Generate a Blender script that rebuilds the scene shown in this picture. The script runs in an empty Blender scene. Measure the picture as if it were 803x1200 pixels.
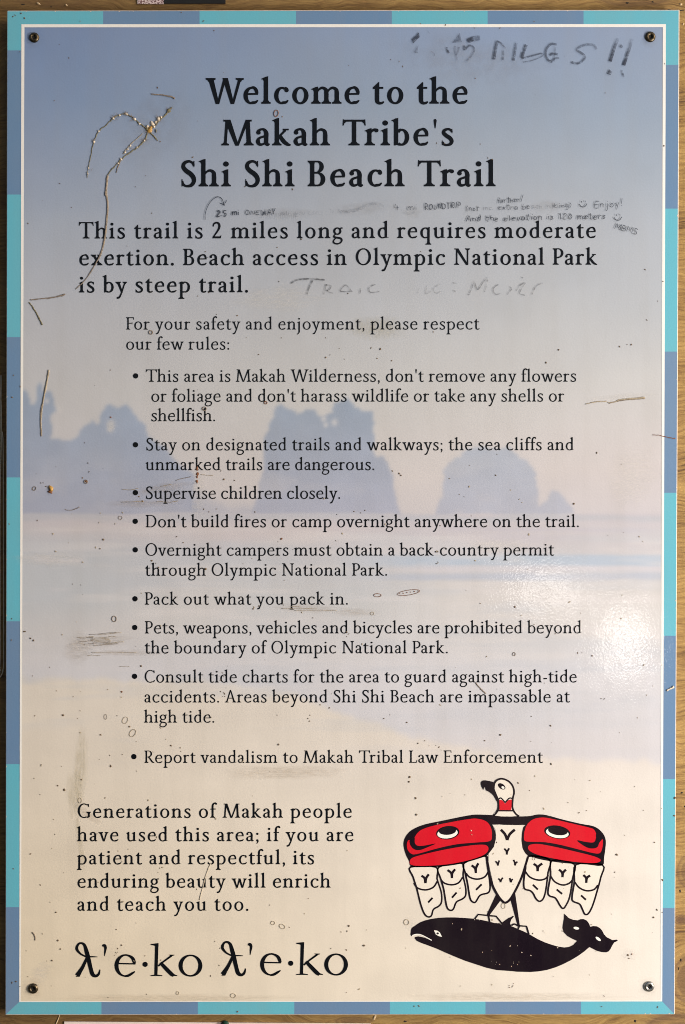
import bpy, bmesh, math, random
import numpy as np
from mathutils import Vector, Matrix
from mathutils.geometry import delaunay_2d_cdt

SC = bpy.context.scene
COL = SC.collection
R = math.radians

# ---------------------------------------------------------------- scale: metres per printed unit, sign centre height
S = 0.000777
ZC = 1.60
def W(px, py, y=0.0):
    return Vector(((px - 401.5) * S, y, ZC + (600 - py) * S))

# ---------------------------------------------------------------- camera
cam_d = bpy.data.cameras.new('camera')
cam = bpy.data.objects.new('camera', cam_d); COL.objects.link(cam)
CD = 1.20
cam.location = (0, -CD, ZC); cam.rotation_euler = (R(90), 0, 0)
cam_d.sensor_fit = 'VERTICAL'; cam_d.sensor_height = 36
cam_d.lens = 36 * CD / (1200 * S)
cam_d.clip_start = 0.05; cam_d.clip_end = 200
SC.camera = cam

# ---------------------------------------------------------------- sky
SUN_EL, SUN_AZ = 24, 62                      # sun: height above the horizon, turned to the right of the viewer's back
w = bpy.data.worlds.new('World'); SC.world = w; w.use_nodes = True
nt = w.node_tree; nt.nodes.clear()
o = nt.nodes.new('ShaderNodeOutputWorld'); b = nt.nodes.new('ShaderNodeBackground')
sk = nt.nodes.new('ShaderNodeTexSky'); sk.sky_type = 'NISHITA'; sk.sun_disc = False
sk.sun_elevation = R(SUN_EL); sk.sun_rotation = R(180 - SUN_AZ)
sk.dust_density = 3.0
nt.links.new(sk.outputs[0], b.inputs[0]); nt.links.new(b.outputs[0], o.inputs[0])
b.inputs[1].default_value = 0.095

# ---------------------------------------------------------------- sun, low and filtered
sd = bpy.data.lights.new('sun', 'SUN'); sd.energy = 0.6; sd.angle = R(12); sd.color = (1, .95, .87)
so = bpy.data.objects.new('sun', sd); COL.objects.link(so)
d = Vector((math.sin(R(SUN_AZ))*math.cos(R(SUN_EL)), -math.cos(R(SUN_AZ))*math.cos(R(SUN_EL)), math.sin(R(SUN_EL))))
so.rotation_euler = d.to_track_quat('Z', 'Y').to_euler()

# ---------------------------------------------------------------- lamps: key at the right of the viewer, two small ones added to make the glare patches
def area(name, loc, target, sx, sy, watts, col):
    l = bpy.data.lights.new(name, 'AREA'); l.shape = 'RECTANGLE'; l.size = sx; l.size_y = sy
    l.energy = watts; l.color = col
    ob = bpy.data.objects.new(name, l); COL.objects.link(ob)
    ob.location = loc; ob.rotation_euler = (Vector(loc) - Vector(target)).to_track_quat('Z', 'Y').to_euler()
    return ob
area('key_lamp', (1.45, -1.0, ZC - .36), (0.1, 0, ZC - .05), .38, .5, 34, (1, .965, .93))
area('glare_lamp', (.47, -1.0, ZC - .215), (.26, 0, ZC - .1), .045, .10, .165, (1, .95, .9))
area('glare_lamp', (.345, -1.0, ZC - .13), (.19, 0, ZC - .07), .10, .04, .10, (1, .95, .9))

# ---------------------------------------------------------------- colour management
vs = SC.view_settings
vs.view_transform = 'Standard'; vs.look = 'None'; vs.gamma = 1; vs.exposure = 0.21
vs.use_curve_mapping = False
SC.cycles.pixel_filter_type = 'BLACKMAN_HARRIS'; SC.cycles.filter_width = 1.0

# ---------------------------------------------------------------- object helpers
def tag(o, label=None, cat=None, group=None, kind=None):
    if label: o['label'] = label
    if cat: o['category'] = cat
    if group: o['group'] = group
    if kind: o['kind'] = kind
    return o

def link(name, me, mat, parent=None):
    o = bpy.data.objects.new(name, me); COL.objects.link(o)
    if mat and not me.materials: me.materials.append(mat)
    if parent:
        o.parent = parent
        o.matrix_parent_inverse = Matrix.Translation(-parent.location)
    return o

def empty(name, loc):
    o = bpy.data.objects.new(name, None); COL.objects.link(o); o.location = loc
    o.empty_display_size = .02
    return o

def union2d(polys):
    """polygons (2-D) -> verts, triangles of their union"""
    vs_, fs = [], []
    def pieces():
        for p in polys:
            if len(p) == 4: yield p[:3]; yield [p[0], p[2], p[3]]
            else: yield p
    for p in pieces():
        q = []
        for v in p:
            if not q or (abs(v[0]-q[-1][0]) > 1e-4 or abs(v[1]-q[-1][1]) > 1e-4): q.append(v)
        if len(q) < 3: continue
        a = sum(q[i][0]*q[(i+1) % len(q)][1] - q[(i+1) % len(q)][0]*q[i][1] for i in range(len(q)))
        if abs(a) < 1e-6: continue
        if a < 0: q.reverse()
        fs.append(list(range(len(vs_), len(vs_)+len(q)))); vs_ += [Vector(v) for v in q]
    r = delaunay_2d_cdt(vs_, [], fs, 0, 1e-4)
    P = r[0]
    cen = np.array([(sum(P[i][0] for i in f)/len(f), sum(P[i][1] for i in f)/len(f)) for f in r[2]])
    inside = np.zeros(len(cen), bool)
    for f in fs:                                   # keep the triangles whose middle lies in one of the pieces
        ins = np.zeros(len(cen), bool)
        for i in range(len(f)):
            ax, ay = vs_[f[i]]; bx_, by_ = vs_[f[(i+1) % len(f)]]
            if ay == by_: continue
            ins ^= ((ay > cen[:, 1]) != (by_ > cen[:, 1])) & (cen[:, 0] < (bx_-ax)*(cen[:, 1]-ay)/(by_-ay) + ax)
        inside |= ins
    tri = []
    for f, k in zip(r[2], inside):
        if not k: continue
        a = sum(P[f[i]][0]*P[f[(i+1) % len(f)]][1] - P[f[(i+1) % len(f)]][0]*P[f[i]][1] for i in range(len(f)))
        tri.append(list(f) if a > 0 else list(reversed(f)))
    return [tuple(v) for v in r[0]], tri

def flat(name, polys, y, mat, parent, fades=None):
    """flat print: polygons in photograph units (y down) laid on the sign at depth y"""
    v, t = union2d([[(p[0], -p[1]) for p in q] for q in polys])
    me = bpy.data.meshes.new(name)
    me.from_pydata([W(a, -b_, y) for a, b_ in v], [], t)
    return link(name, me, mat, parent)

def spl(pts, n=5, closed=True):
    """smooth curve through 2-D points"""
    P = list(pts); m = len(P); out = []
    rng = range(m) if closed else range(m-1)
    for i in rng:
        if closed: a, b_, c, d_ = P[i-1], P[i], P[(i+1) % m], P[(i+2) % m]
        else: a, b_, c, d_ = P[max(i-1, 0)], P[i], P[i+1], P[min(i+2, m-1)]
        for k in range(n):
            t = k/n
            out.append(tuple(.5*(2*b_[j] + (c[j]-a[j])*t + (2*a[j]-5*b_[j]+4*c[j]-d_[j])*t*t + (3*b_[j]-a[j]-3*c[j]+d_[j])*t**3) for j in (0, 1)))
    if not closed: out.append(tuple(P[-1]))
    return out

def Z(ox, oy, k):
    """photograph units from a working enlargement with origin (ox, oy) and factor k"""
    return lambda pts: [(ox + x/k, oy + y/k) for x, y in pts]

# ---------------------------------------------------------------- materials
def nodes(name):
    m = bpy.data.materials.new(name); m.use_nodes = True
    return m, m.node_tree, m.node_tree.nodes['Principled BSDF']

def N(nt, t, **kw):
    n = nt.nodes.new(t)
    for k, v in kw.items():
        if k.startswith('i_'):
            key = k[2:]
            key = int(key) if key.isdigit() else key.replace('_', ' ')
            n.inputs[key].default_value = v
        else: setattr(n, k, v)
    return n

def gloss(nt, bsdf, rough=.03, peel=.00008, spec=.5):
    """orange-peel lacquer over the print with fine dust dulling it"""
    L = nt.links
    g = N(nt, 'ShaderNodeNewGeometry')
    n1 = N(nt, 'ShaderNodeTexNoise', i_Scale=480.0, i_Detail=2.0, i_Roughness=.55)
    n2 = N(nt, 'ShaderNodeTexNoise', i_Scale=70.0, i_Detail=1.0)
    L.new(g.outputs['Position'], n1.inputs['Vector']); L.new(g.outputs['Position'], n2.inputs['Vector'])
    ad = N(nt, 'ShaderNodeMath', operation='MULTIPLY_ADD'); ad.inputs[1].default_value = 1.2
    L.new(n2.outputs[0], ad.inputs[0]); L.new(n1.outputs[0], ad.inputs[2])
    bp = N(nt, 'ShaderNodeBump', i_Strength=1.0); bp.inputs['Distance'].default_value = peel
    L.new(ad.outputs[0], bp.inputs['Height']); L.new(bp.outputs[0], bsdf.inputs['Normal'])
    n3 = N(nt, 'ShaderNodeTexNoise', i_Scale=14.0, i_Detail=6.0, i_Roughness=.7)
    L.new(g.outputs['Position'], n3.inputs['Vector'])
    mr = N(nt, 'ShaderNodeMapRange'); mr.inputs[3].default_value = rough*.8; mr.inputs[4].default_value = rough*1.5
    L.new(n3.outputs[0], mr.inputs[0]); L.new(mr.outputs[0], bsdf.inputs['Roughness'])
    bsdf.inputs['Specular IOR Level'].default_value = spec
    return g

def grime(nt, src, amount=.12):
    """weathering of the printed colour: dusty drips, blotches and hairline scratches"""
    L = nt.links
    g = N(nt, 'ShaderNodeNewGeometry')
    mp = N(nt, 'ShaderNodeMapping'); mp.inputs['Scale'].default_value = (60, 60, 4)
    L.new(g.outputs['Position'], mp.inputs[0])
    n1 = N(nt, 'ShaderNodeTexNoise', i_Scale=1.0, i_Detail=5.0); L.new(mp.outputs[0], n1.inputs['Vector'])
    n2 = N(nt, 'ShaderNodeTexNoise', i_Scale=9.0, i_Detail=8.0, i_Roughness=.65); L.new(g.outputs['Position'], n2.inputs['Vector'])
    n4 = N(nt, 'ShaderNodeTexNoise', i_Scale=900.0, i_Detail=2.0); L.new(g.outputs['Position'], n4.inputs['Vector'])
    r1 = N(nt, 'ShaderNodeMapRange'); r1.inputs[1].default_value = .45; r1.inputs[2].default_value = .8; L.new(n1.outputs[0], r1.inputs[0])
    r2 = N(nt, 'ShaderNodeMapRange'); r2.inputs[1].default_value = .42; r2.inputs[2].default_value = .75; L.new(n2.outputs[0], r2.inputs[0])
    ad = N(nt, 'ShaderNodeMath', operation='ADD'); L.new(r1.outputs[0], ad.inputs[0]); L.new(r2.outputs[0], ad.inputs[1])
    ad2 = N(nt, 'ShaderNodeMath', operation='MULTIPLY'); ad2.inputs[1].default_value = amount; L.new(ad.outputs[0], ad2.inputs[0])
    mx = N(nt, 'ShaderNodeMix', data_type='RGBA'); mx.inputs[7].default_value = (.30, .26, .20, 1)
    L.new(ad2.outputs[0], mx.inputs[0])
    if isinstance(src, tuple): mx.inputs[6].default_value = src
    else: L.new(src, mx.inputs[6])
    gr = N(nt, 'ShaderNodeMapRange'); gr.inputs[3].default_value = .93; gr.inputs[4].default_value = 1.07; L.new(n4.outputs[0], gr.inputs[0])
    m2 = N(nt, 'ShaderNodeMix', data_type='RGBA', blend_type='MULTIPLY'); m2.inputs[0].default_value = 1
    L.new(mx.outputs[2], m2.inputs[6]); L.new(gr.outputs[0], m2.inputs[7])
    return m2.outputs[2]

def mprint(name, col, amount=.12, rough=.03, spec=.5):
    m, nt, p = nodes(name)
    if col == 'vcol':
        a = N(nt, 'ShaderNodeVertexColor', layer_name='print'); src = a.outputs[0]
    else: src = (*col, 1)
    nt.links.new(grime(nt, src, amount), p.inputs['Base Color'])
    gloss(nt, p, rough, spec=spec)
    return m

def mplain(name, col, rough=.6, metal=0, var=.0, scale=300.0, bump=0.0):
    m, nt, p = nodes(name)
    p.inputs['Roughness'].default_value = rough; p.inputs['Metallic'].default_value = metal
    p.inputs['Base Color'].default_value = (*col, 1)
    if var or bump:
        g = N(nt, 'ShaderNodeNewGeometry'); n = N(nt, 'ShaderNodeTexNoise', i_Scale=scale, i_Detail=5.0)
        nt.links.new(g.outputs['Position'], n.inputs['Vector'])
        r = N(nt, 'ShaderNodeValToRGB')
        r.color_ramp.elements[0].position = .3; r.color_ramp.elements[1].position = .7
        r.color_ramp.elements[0].color = (*[max(0, c*(1-var)) for c in col], 1)
        r.color_ramp.elements[1].color = (*[min(1, c*(1+var)) for c in col], 1)
        nt.links.new(n.outputs[0], r.inputs[0]); nt.links.new(r.outputs[0], p.inputs['Base Color'])
        if bump:
            bp = N(nt, 'ShaderNodeBump'); bp.inputs['Distance'].default_value = bump
            nt.links.new(n.outputs[0], bp.inputs['Height']); nt.links.new(bp.outputs[0], p.inputs['Normal'])
    return m

def mink(name, col, alpha, scale=260.0, lo=.35, hi=.7):
    """worn ink: rubbed away in patches, fading along the stroke by the 'fade' layer"""
    m, nt, p = nodes(name); L = nt.links
    p.inputs['Base Color'].default_value = (*col, 1); p.inputs['Roughness'].default_value = .35
    g = N(nt, 'ShaderNodeNewGeometry'); n = N(nt, 'ShaderNodeTexNoise', i_Scale=scale, i_Detail=4.0, i_Roughness=.6)
    L.new(g.outputs['Position'], n.inputs['Vector'])
    mr = N(nt, 'ShaderNodeMapRange'); mr.inputs[1].default_value = lo; mr.inputs[2].default_value = hi
    mr.inputs[3].default_value = 1.0; mr.inputs[4].default_value = .15
    L.new(n.outputs[0], mr.inputs[0])
    vc = N(nt, 'ShaderNodeVertexColor', layer_name='fade')
    mu = N(nt, 'ShaderNodeMath', operation='MULTIPLY'); L.new(mr.outputs[0], mu.inputs[0]); L.new(vc.outputs[0], mu.inputs[1])
    m2 = N(nt, 'ShaderNodeMath', operation='MULTIPLY'); m2.inputs[1].default_value = alpha; L.new(mu.outputs[0], m2.inputs[0])
    L.new(m2.outputs[0], p.inputs['Alpha'])
    return m
# ---------------------------------------------------------------- lettering
# every glyph is drawn from pen strokes, bowls and serifs; cap height = 100 units
def cr(pts, n=7):
    """Catmull-Rom through (x, y, w) points"""
    P = [pts[0]] + list(pts) + [pts[-1]]
    out = []
    for i in range(1, len(P) - 2):
        a, b, c, d = P[i-1], P[i], P[i+1], P[i+2]
        for k in range(n):
            t = k / n
            out.append(tuple(0.5*((2*b[j]) + (c[j]-a[j])*t + (2*a[j]-5*b[j]+4*c[j]-d[j])*t*t + (3*b[j]-a[j]-3*c[j]+d[j])*t**3) for j in range(3)))
    out.append(tuple(pts[-1]))
    return out

def ribbon(pts):
    """one closed outline polygon round a centre line with a width at every point"""
    L, R = [], []
    n = len(pts)
    for i, (x, y, w) in enumerate(pts):
        x0, y0 = pts[max(i-1, 0)][:2]; x1, y1 = pts[min(i+1, n-1)][:2]
        dx, dy = x1-x0, y1-y0
        l = math.hypot(dx, dy) or 1
        nx, ny = -dy/l, dx/l
        L.append((x+nx*w/2, y+ny*w/2)); R.append((x-nx*w/2, y-ny*w/2))
    return [[L[i], L[i+1], R[i+1], R[i]] for i in range(n-1)]

def disc(x, y, r, ry=None, n=14):
    ry = ry or r
    return [[(x+r*math.cos(2*math.pi*k/n), y+ry*math.sin(2*math.pi*k/n)) for k in range(n)]]

def bowl(cx, cy, rx, ry, s, t, a0=0, a1=360, tilt=-12, n=None, sq=2.0):
    """elliptic pen ring: thick (s) at the sides, thin (t) top and bottom; rx, ry are the OUTER radii"""
    n = n or max(6, int(abs(a1-a0)/9))
    O, I = [], []
    irx, iry = rx - s, ry - t
    sh = (s - t) * math.sin(math.radians(tilt)) * .55
    for k in range(n+1):
        a = math.radians(a0 + (a1-a0)*k/n)
        c, q = math.cos(a), math.sin(a)
        ex = 2/sq
        cc = math.copysign(abs(c)**ex, c); qq = math.copysign(abs(q)**ex, q)
        O.append((cx+rx*cc, cy+ry*qq))
        # tilted inner counter
        I.append((cx+irx*cc - sh*qq*.9, cy+iry*qq + sh*cc*.6))
    return [[O[i], O[i+1], I[i+1], I[i]] for i in range(n)]

def bar(x0, y0, x1, y1, w0, w1=None):
    """straight stroke whose ends are cut horizontally"""
    w1 = w1 or w0
    return [[(x0-w0/2, y0), (x0+w0/2, y0), (x1+w1/2, y1), (x1-w1/2, y1)]]

def hbar(x0, y0, x1, y1, t):
    return [[(x0, y0-t/2), (x1, y1-t/2), (x1, y1+t/2), (x0, y0+t/2)]]

def foot(x, s, t, l=9, r=9, y=0, d=1):
    """bracketed serif; d=1 stands on y, d=-1 hangs from y"""
    h = s/2
    p = [(x-h-l, y), (x+h+r, y), (x+h+r, y+d*t*.75), (x+h+r*.4, y+d*t*1.05), (x+h, y+d*(t*1.0+7)),
         (x-h, y+d*(t*1.0+7)), (x-h-l*.4, y+d*t*1.05), (x-h-l, y+d*t*.75)]
    return [p]

def flag(x, s, t, y, l=9):
    """slanted head serif of a lower-case stem"""
    h = s/2
    return [[(x+h, y+2), (x+h, y-14), (x-h, y-17), (x-h-l*.35, y-11), (x-h-l, y-10), (x-h-l, y-8), (x-h*.2, y)]]

def arch(x0, x1, s, t, xh=65, y0=40):
    """n-arch springing from the stem at x0 to the stem at x1"""
    m = x1 - x0
    p = cr([(x0+s*.2, xh-21, t*.7), (x0+m*.30, xh-9, t*.95), (x0+m*.62, xh-3.2, t*1.35), (x1-s*.14, xh-10, s*.86), (x1, xh-24, s), (x1, y0-16, s)])
    return ribbon(p)

def glyph(ch, s, t):
    """lower case is drawn 9% wider at the same stem width"""
    k = 1.09 if ch.islower() else 1.0
    g, w = draw_glyph(ch, s/k, t/k**.3)
    return ([[(x*k, y) for x, y in p] for p in g] if k != 1 else g), w*k

def draw_glyph(ch, s, t):
    """polygons and advance width of a character for stem width s and hairline t"""
    X = 65; A = 105; C = 100
    h = s/2
    g = []
    if ch == 'a':
        x = 39
        g += ribbon(cr([(9, 49, s*.85), (13, 58, s*.7), (23, 62.8, t*1.1), (33, 60, s*.75), (x, 48, s), (x, 30, s), (x, 14, s)]))
        g += disc(11.5, 50, s*.52)
        g += ribbon(cr([(x, 38, t), (28, 34, t*1.1), (14, 28, s*.6), (9.5, 16, s*.95), (14, 5.5, s*.8), (22, 3.5, t*1.25), (31, 7, t), (x, 13, t)]))
        g += ribbon(cr([(x, 22, s), (x+.3, 9, s), (x+5, 2.8, s*.7), (x+12, 6.5, t*.7)]))
        w = 55
    elif ch == 'b':
        x = 13
        g += bar(x, 5, x, A-4, s) + flag(x, s, t, A)
        g += bowl(33, 31.7, 27, 33.2, s, t*1.1, -125, 138)
        g += ribbon(cr([(x+h*.4, 50, t*.6), (x+9, 58, t*.9), (x+17, 62, t*1.2)]))
        g += ribbon(cr([(x+h*.5, 7, t), (x+9, 3.5, t*1.1), (x+18, -1.5+t*.6, t*1.15)]))
        g += [[(x-h, 7), (x-h, 0), (x-h+4, -.5), (x+h, 3.5), (x+h, 12)]]
        w = 64
    elif ch == 'c':
        g += bowl(33, 32, 28, 34, s, t*1.1, 62, 270, -16)
        g += ribbon(cr([(31, -2+t*.6, t*1.2), (38, -1+t*.7, t*1.4), (47, 6, t*1.25), (55, 14, t*.6)]))
        g += ribbon(cr([(43, 62.5, t*1.05), (49, 58, s*.75), (50.5, 53, s*.7)]))
        g += disc(49.3, 52.5, s*.5)
        w = 59
    elif ch == 'd':
        x = 50
        g += bar(x, 3, x, A-4, s) + flag(x, s, t, A)
        g += bowl(32, 31.5, 27, 33.3, s, t*1.1, 45, 300, -14)
        g += ribbon(cr([(x-h*.3, 56, t*.6), (x-8, 62, t*1.1), (x-17, 64.7-t*.5, t*1.1)]))
        g += ribbon(cr([(x, 13, t*.7), (x-9, 4, t*1.05), (x-20, -1.4+t*.5, t*1.1)]))
        g += [[(x-h, 4), (x-h, 14), (x+h, 14), (x+h, 5.5), (x+h+8, 5), (x+h+8, 2.4)]]
        g += [[(x-h, 8), (x-h, 1), (x+h+1, 2.5), (x+h+1, 8)]]
        w = 67
    elif ch == 'e':
        g += bowl(32, 32, 28, 34, s, t*1.1, 90, 270, -16)
        g += ribbon(cr([(31, 66-t*.55, t*1.1), (40, 63, t*1.4), (47.5, 56, s*.8), (51, 46, s*.78), (52, 38, s*.6)]))
        g += hbar(8, 37.5, 56, 38.5, t*.95)
        g += ribbon(cr([(30, -2+t*.6, t*1.2), (38, -1+t*.7, t*1.45), (47, 6, t*1.3), (55.5, 14, t*.6)]))
        w = 61
    elif ch == 'f':
        x = 17
        g += bar(x, 3, x, 84, s) + foot(x, s, t, 8, 10)
        g += ribbon(cr([(x, 78, s), (x+2, 92, s*.9), (x+10, 101.5, t*1.5), (x+19, 103, t*1.6), (x+25, 98.5, s*.6)]))
        g += disc(x+23, 97.5, s*.5)
        g += hbar(3, 61, 37, 61.8, t)
        w = 37
    elif ch == 'g':
        g += bowl(28, 43, 23, 23, s*.92, t*1.15, 0, 360, -10)
        g += ribbon(cr([(43, 59, t), (50, 61.5, t*1.1), (57, 62, t*1.2)]))
        g += ribbon(cr([(17, 24, t*.9), (10, 16, t*1.2), (11, 8.5, t*1.8), (20, 4.5, s*.9), (34, 2, s*.95), (46, -1, s*.9), (52, -10, s*.85),
                        (49, -23, s*.7), (35, -33, t*1.2), (18, -33, t*1.3), (7, -25, s*.75), (8, -13, s*.6), (16, -3, t), (24, 3, t*.8)]))
        w = 60
    elif ch == 'h':
        x = 15
        g += bar(x, 3, x, A-4, s) + flag(x, s, t, A) + foot(x, s, t)
        g += arch(x, 53, s, t) + bar(53, 3, 53, 30, s) + foot(53, s, t)
        w = 71
    elif ch == 'i':
        x = 17
        g += bar(x, 3, x, X-4, s) + flag(x, s, t, X) + foot(x, s, t) + disc(x-.5, 87, s*.66)
        w = 35
    elif ch == 'j':
        x = 15
        g += bar(x, -8, x, X-4, s) + flag(x, s, t, X) + disc(x-.5, 87, s*.66)
        g += ribbon(cr([(x, 2, s), (x, -16, s*.95), (x-4, -29, s*.7), (x-12, -36, t), (x-16, -37, t)]))
        w = 33
    elif ch == 'k':
        x = 15
        g += bar(x, 3, x, A-4, s) + flag(x, s, t, A) + foot(x, s, t)
        g += ribbon([(x+2, 28, t*.95), (46, 60, t*1.1)])
        g += ribbon(cr([(x+11, 36, s*.9), (40, 15, s), (53, 4.5, s*.85), (64, 1.5, t*.7)]))
        g += hbar(36, X-t*.4, 57, X-t*.4, t*.8)
        w = 65
    elif ch == 'l':
        x = 17
        g += bar(x, 3, x, A-4, s) + flag(x, s, t, A) + foot(x, s, t)
        w = 35
    elif ch == 'm':
        x = 16
        g += bar(x, 3, x, X-4, s) + flag(x, s, t, X) + foot(x, s, t)
        g += arch(x, 53, s, t) + bar(53, 3, 53, 30, s) + foot(53, s, t)
        g += arch(53, 90, s, t) + bar(90, 3, 90, 30, s) + foot(90, s, t)
        w = 108
    elif ch == 'n':
        x = 16
        g += bar(x, 3, x, X-4, s) + flag(x, s, t, X) + foot(x, s, t)
        g += arch(x, 54, s, t) + bar(54, 3, 54, 30, s) + foot(54, s, t)
        w = 72
    elif ch == 'o':
        g += bowl(33.5, 32, 29, 34, s, t*1.05, 0, 360, -18)
        w = 67
    elif ch == 'p':
        x = 15
        g += bar(x, -36, x, X-4, s) + flag(x, s, t, X) + foot(x, s, t, 9, 10, -40)
        g += bowl(36, 32, 27, 33.7, s, t*1.1, -115, 138, -12)
        g += ribbon(cr([(x+h*.4, 50, t*.6), (x+9, 58, t*.9), (x+18, 62.6, t*1.2)]))
        g += ribbon(cr([(x, 9, t), (x+7, 3, t*1.1), (x+16, -1+t*.5, t*1.1)]))
        w = 68
    elif ch == 'q':
        x = 50
        g += bar(x, -36, x, 55, s) + foot(x, s, t, 10, 9, -40)
        g += bowl(31.5, 31.7, 27, 33.5, s, t*1.1, 45, 300, -14)
        g += ribbon(cr([(x-18, 64.7-t*.5, t*1.1), (x-8, 61, t*1.1), (x-2, 60, t), (x+h-1, X+1, t*.9)]))
        g += [[(x-h, 50), (x+h, 50), (x+h, X+2), (x+h-3, X+2), (x-h, 59)]]
        g += ribbon(cr([(x, 13, t*.7), (x-9, 4, t*1.05), (x-20, -1.2+t*.5, t*1.1)]))
        w = 66
    elif ch == 'r':
        x = 16
        g += bar(x, 3, x, X-4, s) + flag(x, s, t, X) + foot(x, s, t, 9, 12)
        g += ribbon(cr([(x+h*.2, 44, t*.7), (x+8, 55, t*1.1), (x+17, 60.5, s*.7), (x+25, 59.5, s*.8)]))
        g += disc(x+25, 58.2, s*.5)
        w = 49
    elif ch == 's':
        g += ribbon(cr([(41, 52, t*.9), (36, 60, t*1.2), (25.5, 63, t*1.25), (14, 58, s*.75), (12, 47.5, s*.9), (22, 37, s), (34, 28, s), (40, 17, s*.9), (36, 6, s*.75), (24, 1.5, t*1.2), (13, 4, t*1.25), (7, 14, t*.9)]))
        g += [[(38.5, 64), (42.5, 64), (42.5, 47), (40, 47)], [(5, 1), (8.5, 0), (8, 19), (5.5, 19)]]
        w = 50
    elif ch == 't':
        x = 18
        g += ribbon(cr([(x, 72, s*.9), (x, 50, s), (x, 16, s), (x+2.5, 6, s*.9), (x+10, 2, t*1.4), (x+19, 4, t*1.1), (x+24, 9, t*.6)]))
        g += hbar(3, 61, 40, 61.8, t) + [[(3, 59.5), (x-h, 59.5), (x+h, 60), (x+h, 84), (x+h-3, 84), (x-h-3, 68), (3, 63)]]
        w = 43
    elif ch == 'u':
        x = 16
        g += bar(x, 20, x, X-4, s) + flag(x, s, t, X)
        g += ribbon(cr([(x, 34, s), (x, 20, s), (x+3.5, 8, s*.85), (x+13, 2.8, t*1.4), (x+25, 6, t*1.05), (53, 15, t*.7)]))
        g += bar(53, 4, 53, X-4, s) + flag(53, s, t, X)
        g += [[(53-h, 4), (53-h, 1), (53+h+8, 2.6), (53+h+8, 5.4), (53+h, 7)]]
        w = 71
    elif ch == 'v':
        g += bar(12, X-3, 31, -1, s*1.15, s*.8) + bar(50, X-3, 33, -1, t*1.4, t*1.2)
        g += foot(12, s, t, 8, 9, X, -1)[0:1] + foot(50, t, t, 9, 8, X, -1)
        w = 61
    elif ch == 'w':
        g += bar(12, X-3, 31, -1, s*1.15, s*.8) + bar(48, X-3, 33, -1, t*1.4, t*1.2)
        g += bar(48, X, 66, -1, s*1.15, s*.8) + bar(84, X-3, 68, -1, t*1.4, t*1.2)
        g += foot(12, s, t, 8, 9, X, -1) + foot(84, t, t, 9, 8, X, -1)
        w = 95
    elif ch == 'x':
        g += bar(15, X-3, 50, 3, s*1.2) + bar(48, X-3, 14, 3, t*1.4)
        g += foot(15, s, t, 8, 8, X, -1) + foot(48, t, t, 9, 7, X, -1) + foot(50, s, t, 8, 8) + foot(14, t, t, 8, 9)
        w = 64
    elif ch == 'y':
        g += bar(13, X-3, 34, 0, s*1.15, s*.8)
        g += ribbon(cr([(51, X-3, t*1.1), (34, 4, t*1.15), (26, -17, t*1.25), (19, -30, t*1.5), (11, -34, s*.7)]))
        g += disc(11, -33, s*.5)
        g += foot(13, s, t, 8, 9, X, -1) + foot(51, t, t, 9, 8, X, -1)
        w = 62
    elif ch == 'A':
        g += bar(44, C+2, 74, 3, s*.6, s*1.2) + bar(44, C+1, 14, 3, t*1.4)
        g += hbar(26, 35, 64, 35, t) + foot(75, s, t, 10, 9) + foot(13, t, t, 9, 11)
        w = 90
    elif ch == 'B':
        x = 19
        g += bar(x, 2, x, C-2, s) + hbar(5, C-t*.45, 44, C-t*.45, t*.9) + hbar(5, t*.45, 44, t*.45, t*.9) + hbar(x, 53, 44, 53, t)
        g += foot(x, s, t, 9, 2) + foot(x, s, t, 9, 2, C, -1)
        g += bowl(40, 76.3, 24, 23.7, s, t, -90, 90, -8) + bowl(42, 27.5, 28, 27.5, s*1.05, t, -90, 90, -8)
        w = 76
    elif ch == 'C':
        g += bowl(50, 50, 44, 52, s*1.05, t*1.1, 58, 300, -12)
        g += ribbon(cr([(72, 95.3, t*1.2), (79, 89, t*1.2), (83, 79, t)])) + [[(80.5, 98), (84.5, 98), (85, 76), (82, 76)]]
        g += ribbon(cr([(71, 4.4, t*1.3), (79, 9, t*1.25), (86, 20, t*.7)]))
        w = 91
    elif ch == 'D':
        x = 19
        g += bar(x, 2, x, C-2, s) + hbar(5, C-t*.5, 46, C-t*.5, t) + hbar(5, t*.5, 46, t*.5, t)
        g += foot(x, s, t, 9, 2) + foot(x, s, t, 9, 2, C, -1)
        g += bowl(44, 50, 46, 50, s*1.05, t, -90, 90, -6)
        w = 96
    elif ch == 'E':
        x = 19
        g += bar(x, 2, x, C-2, s) + hbar(5, C-t*.5, 64, C-t*.5, t) + hbar(5, t*.5, 68, t*.5, t) + hbar(x, 52.5, 54, 52.5, t)
        g += foot(x, s, t, 9, 2) + foot(x, s, t, 9, 2, C, -1)
        g += [[(59, C), (65, C), (66, 79), (63, 79)], [(63, 0), (68, 0), (74, 23), (71, 23)], [(51, 62), (54, 62), (54, 43), (51, 43)]]
        w = 76
    elif ch == 'F':
        x = 19
        g += bar(x, 2, x, C-2, s) + hbar(5, C-t*.5, 64, C-t*.5, t) + hbar(x, 51.5, 54, 51.5, t)
        g += foot(x, s, t, 9, 12) + foot(x, s, t, 9, 2, C, -1)
        g += [[(59, C), (65, C), (66, 79), (63, 79)], [(51, 61), (54, 61), (54, 42), (51, 42)]]
        w = 68
    elif ch == 'G':
        g += bowl(50, 50, 44, 52, s*1.05, t*1.1, 58, 300, -12)
        g += ribbon(cr([(72, 95.3, t*1.2), (79, 89, t*1.2), (83, 79, t)])) + [[(80.5, 98), (84.5, 98), (85, 76), (82, 76)]]
        g += ribbon(cr([(71, 4, t*1.3), (80, 6, t*1.4), (86, 10, t)])) + bar(84, 5, 84, 40, s) + foot(84, s, t, 12, 8, 43, -1)
        w = 101
    elif ch == 'L':
        x = 19
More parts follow.
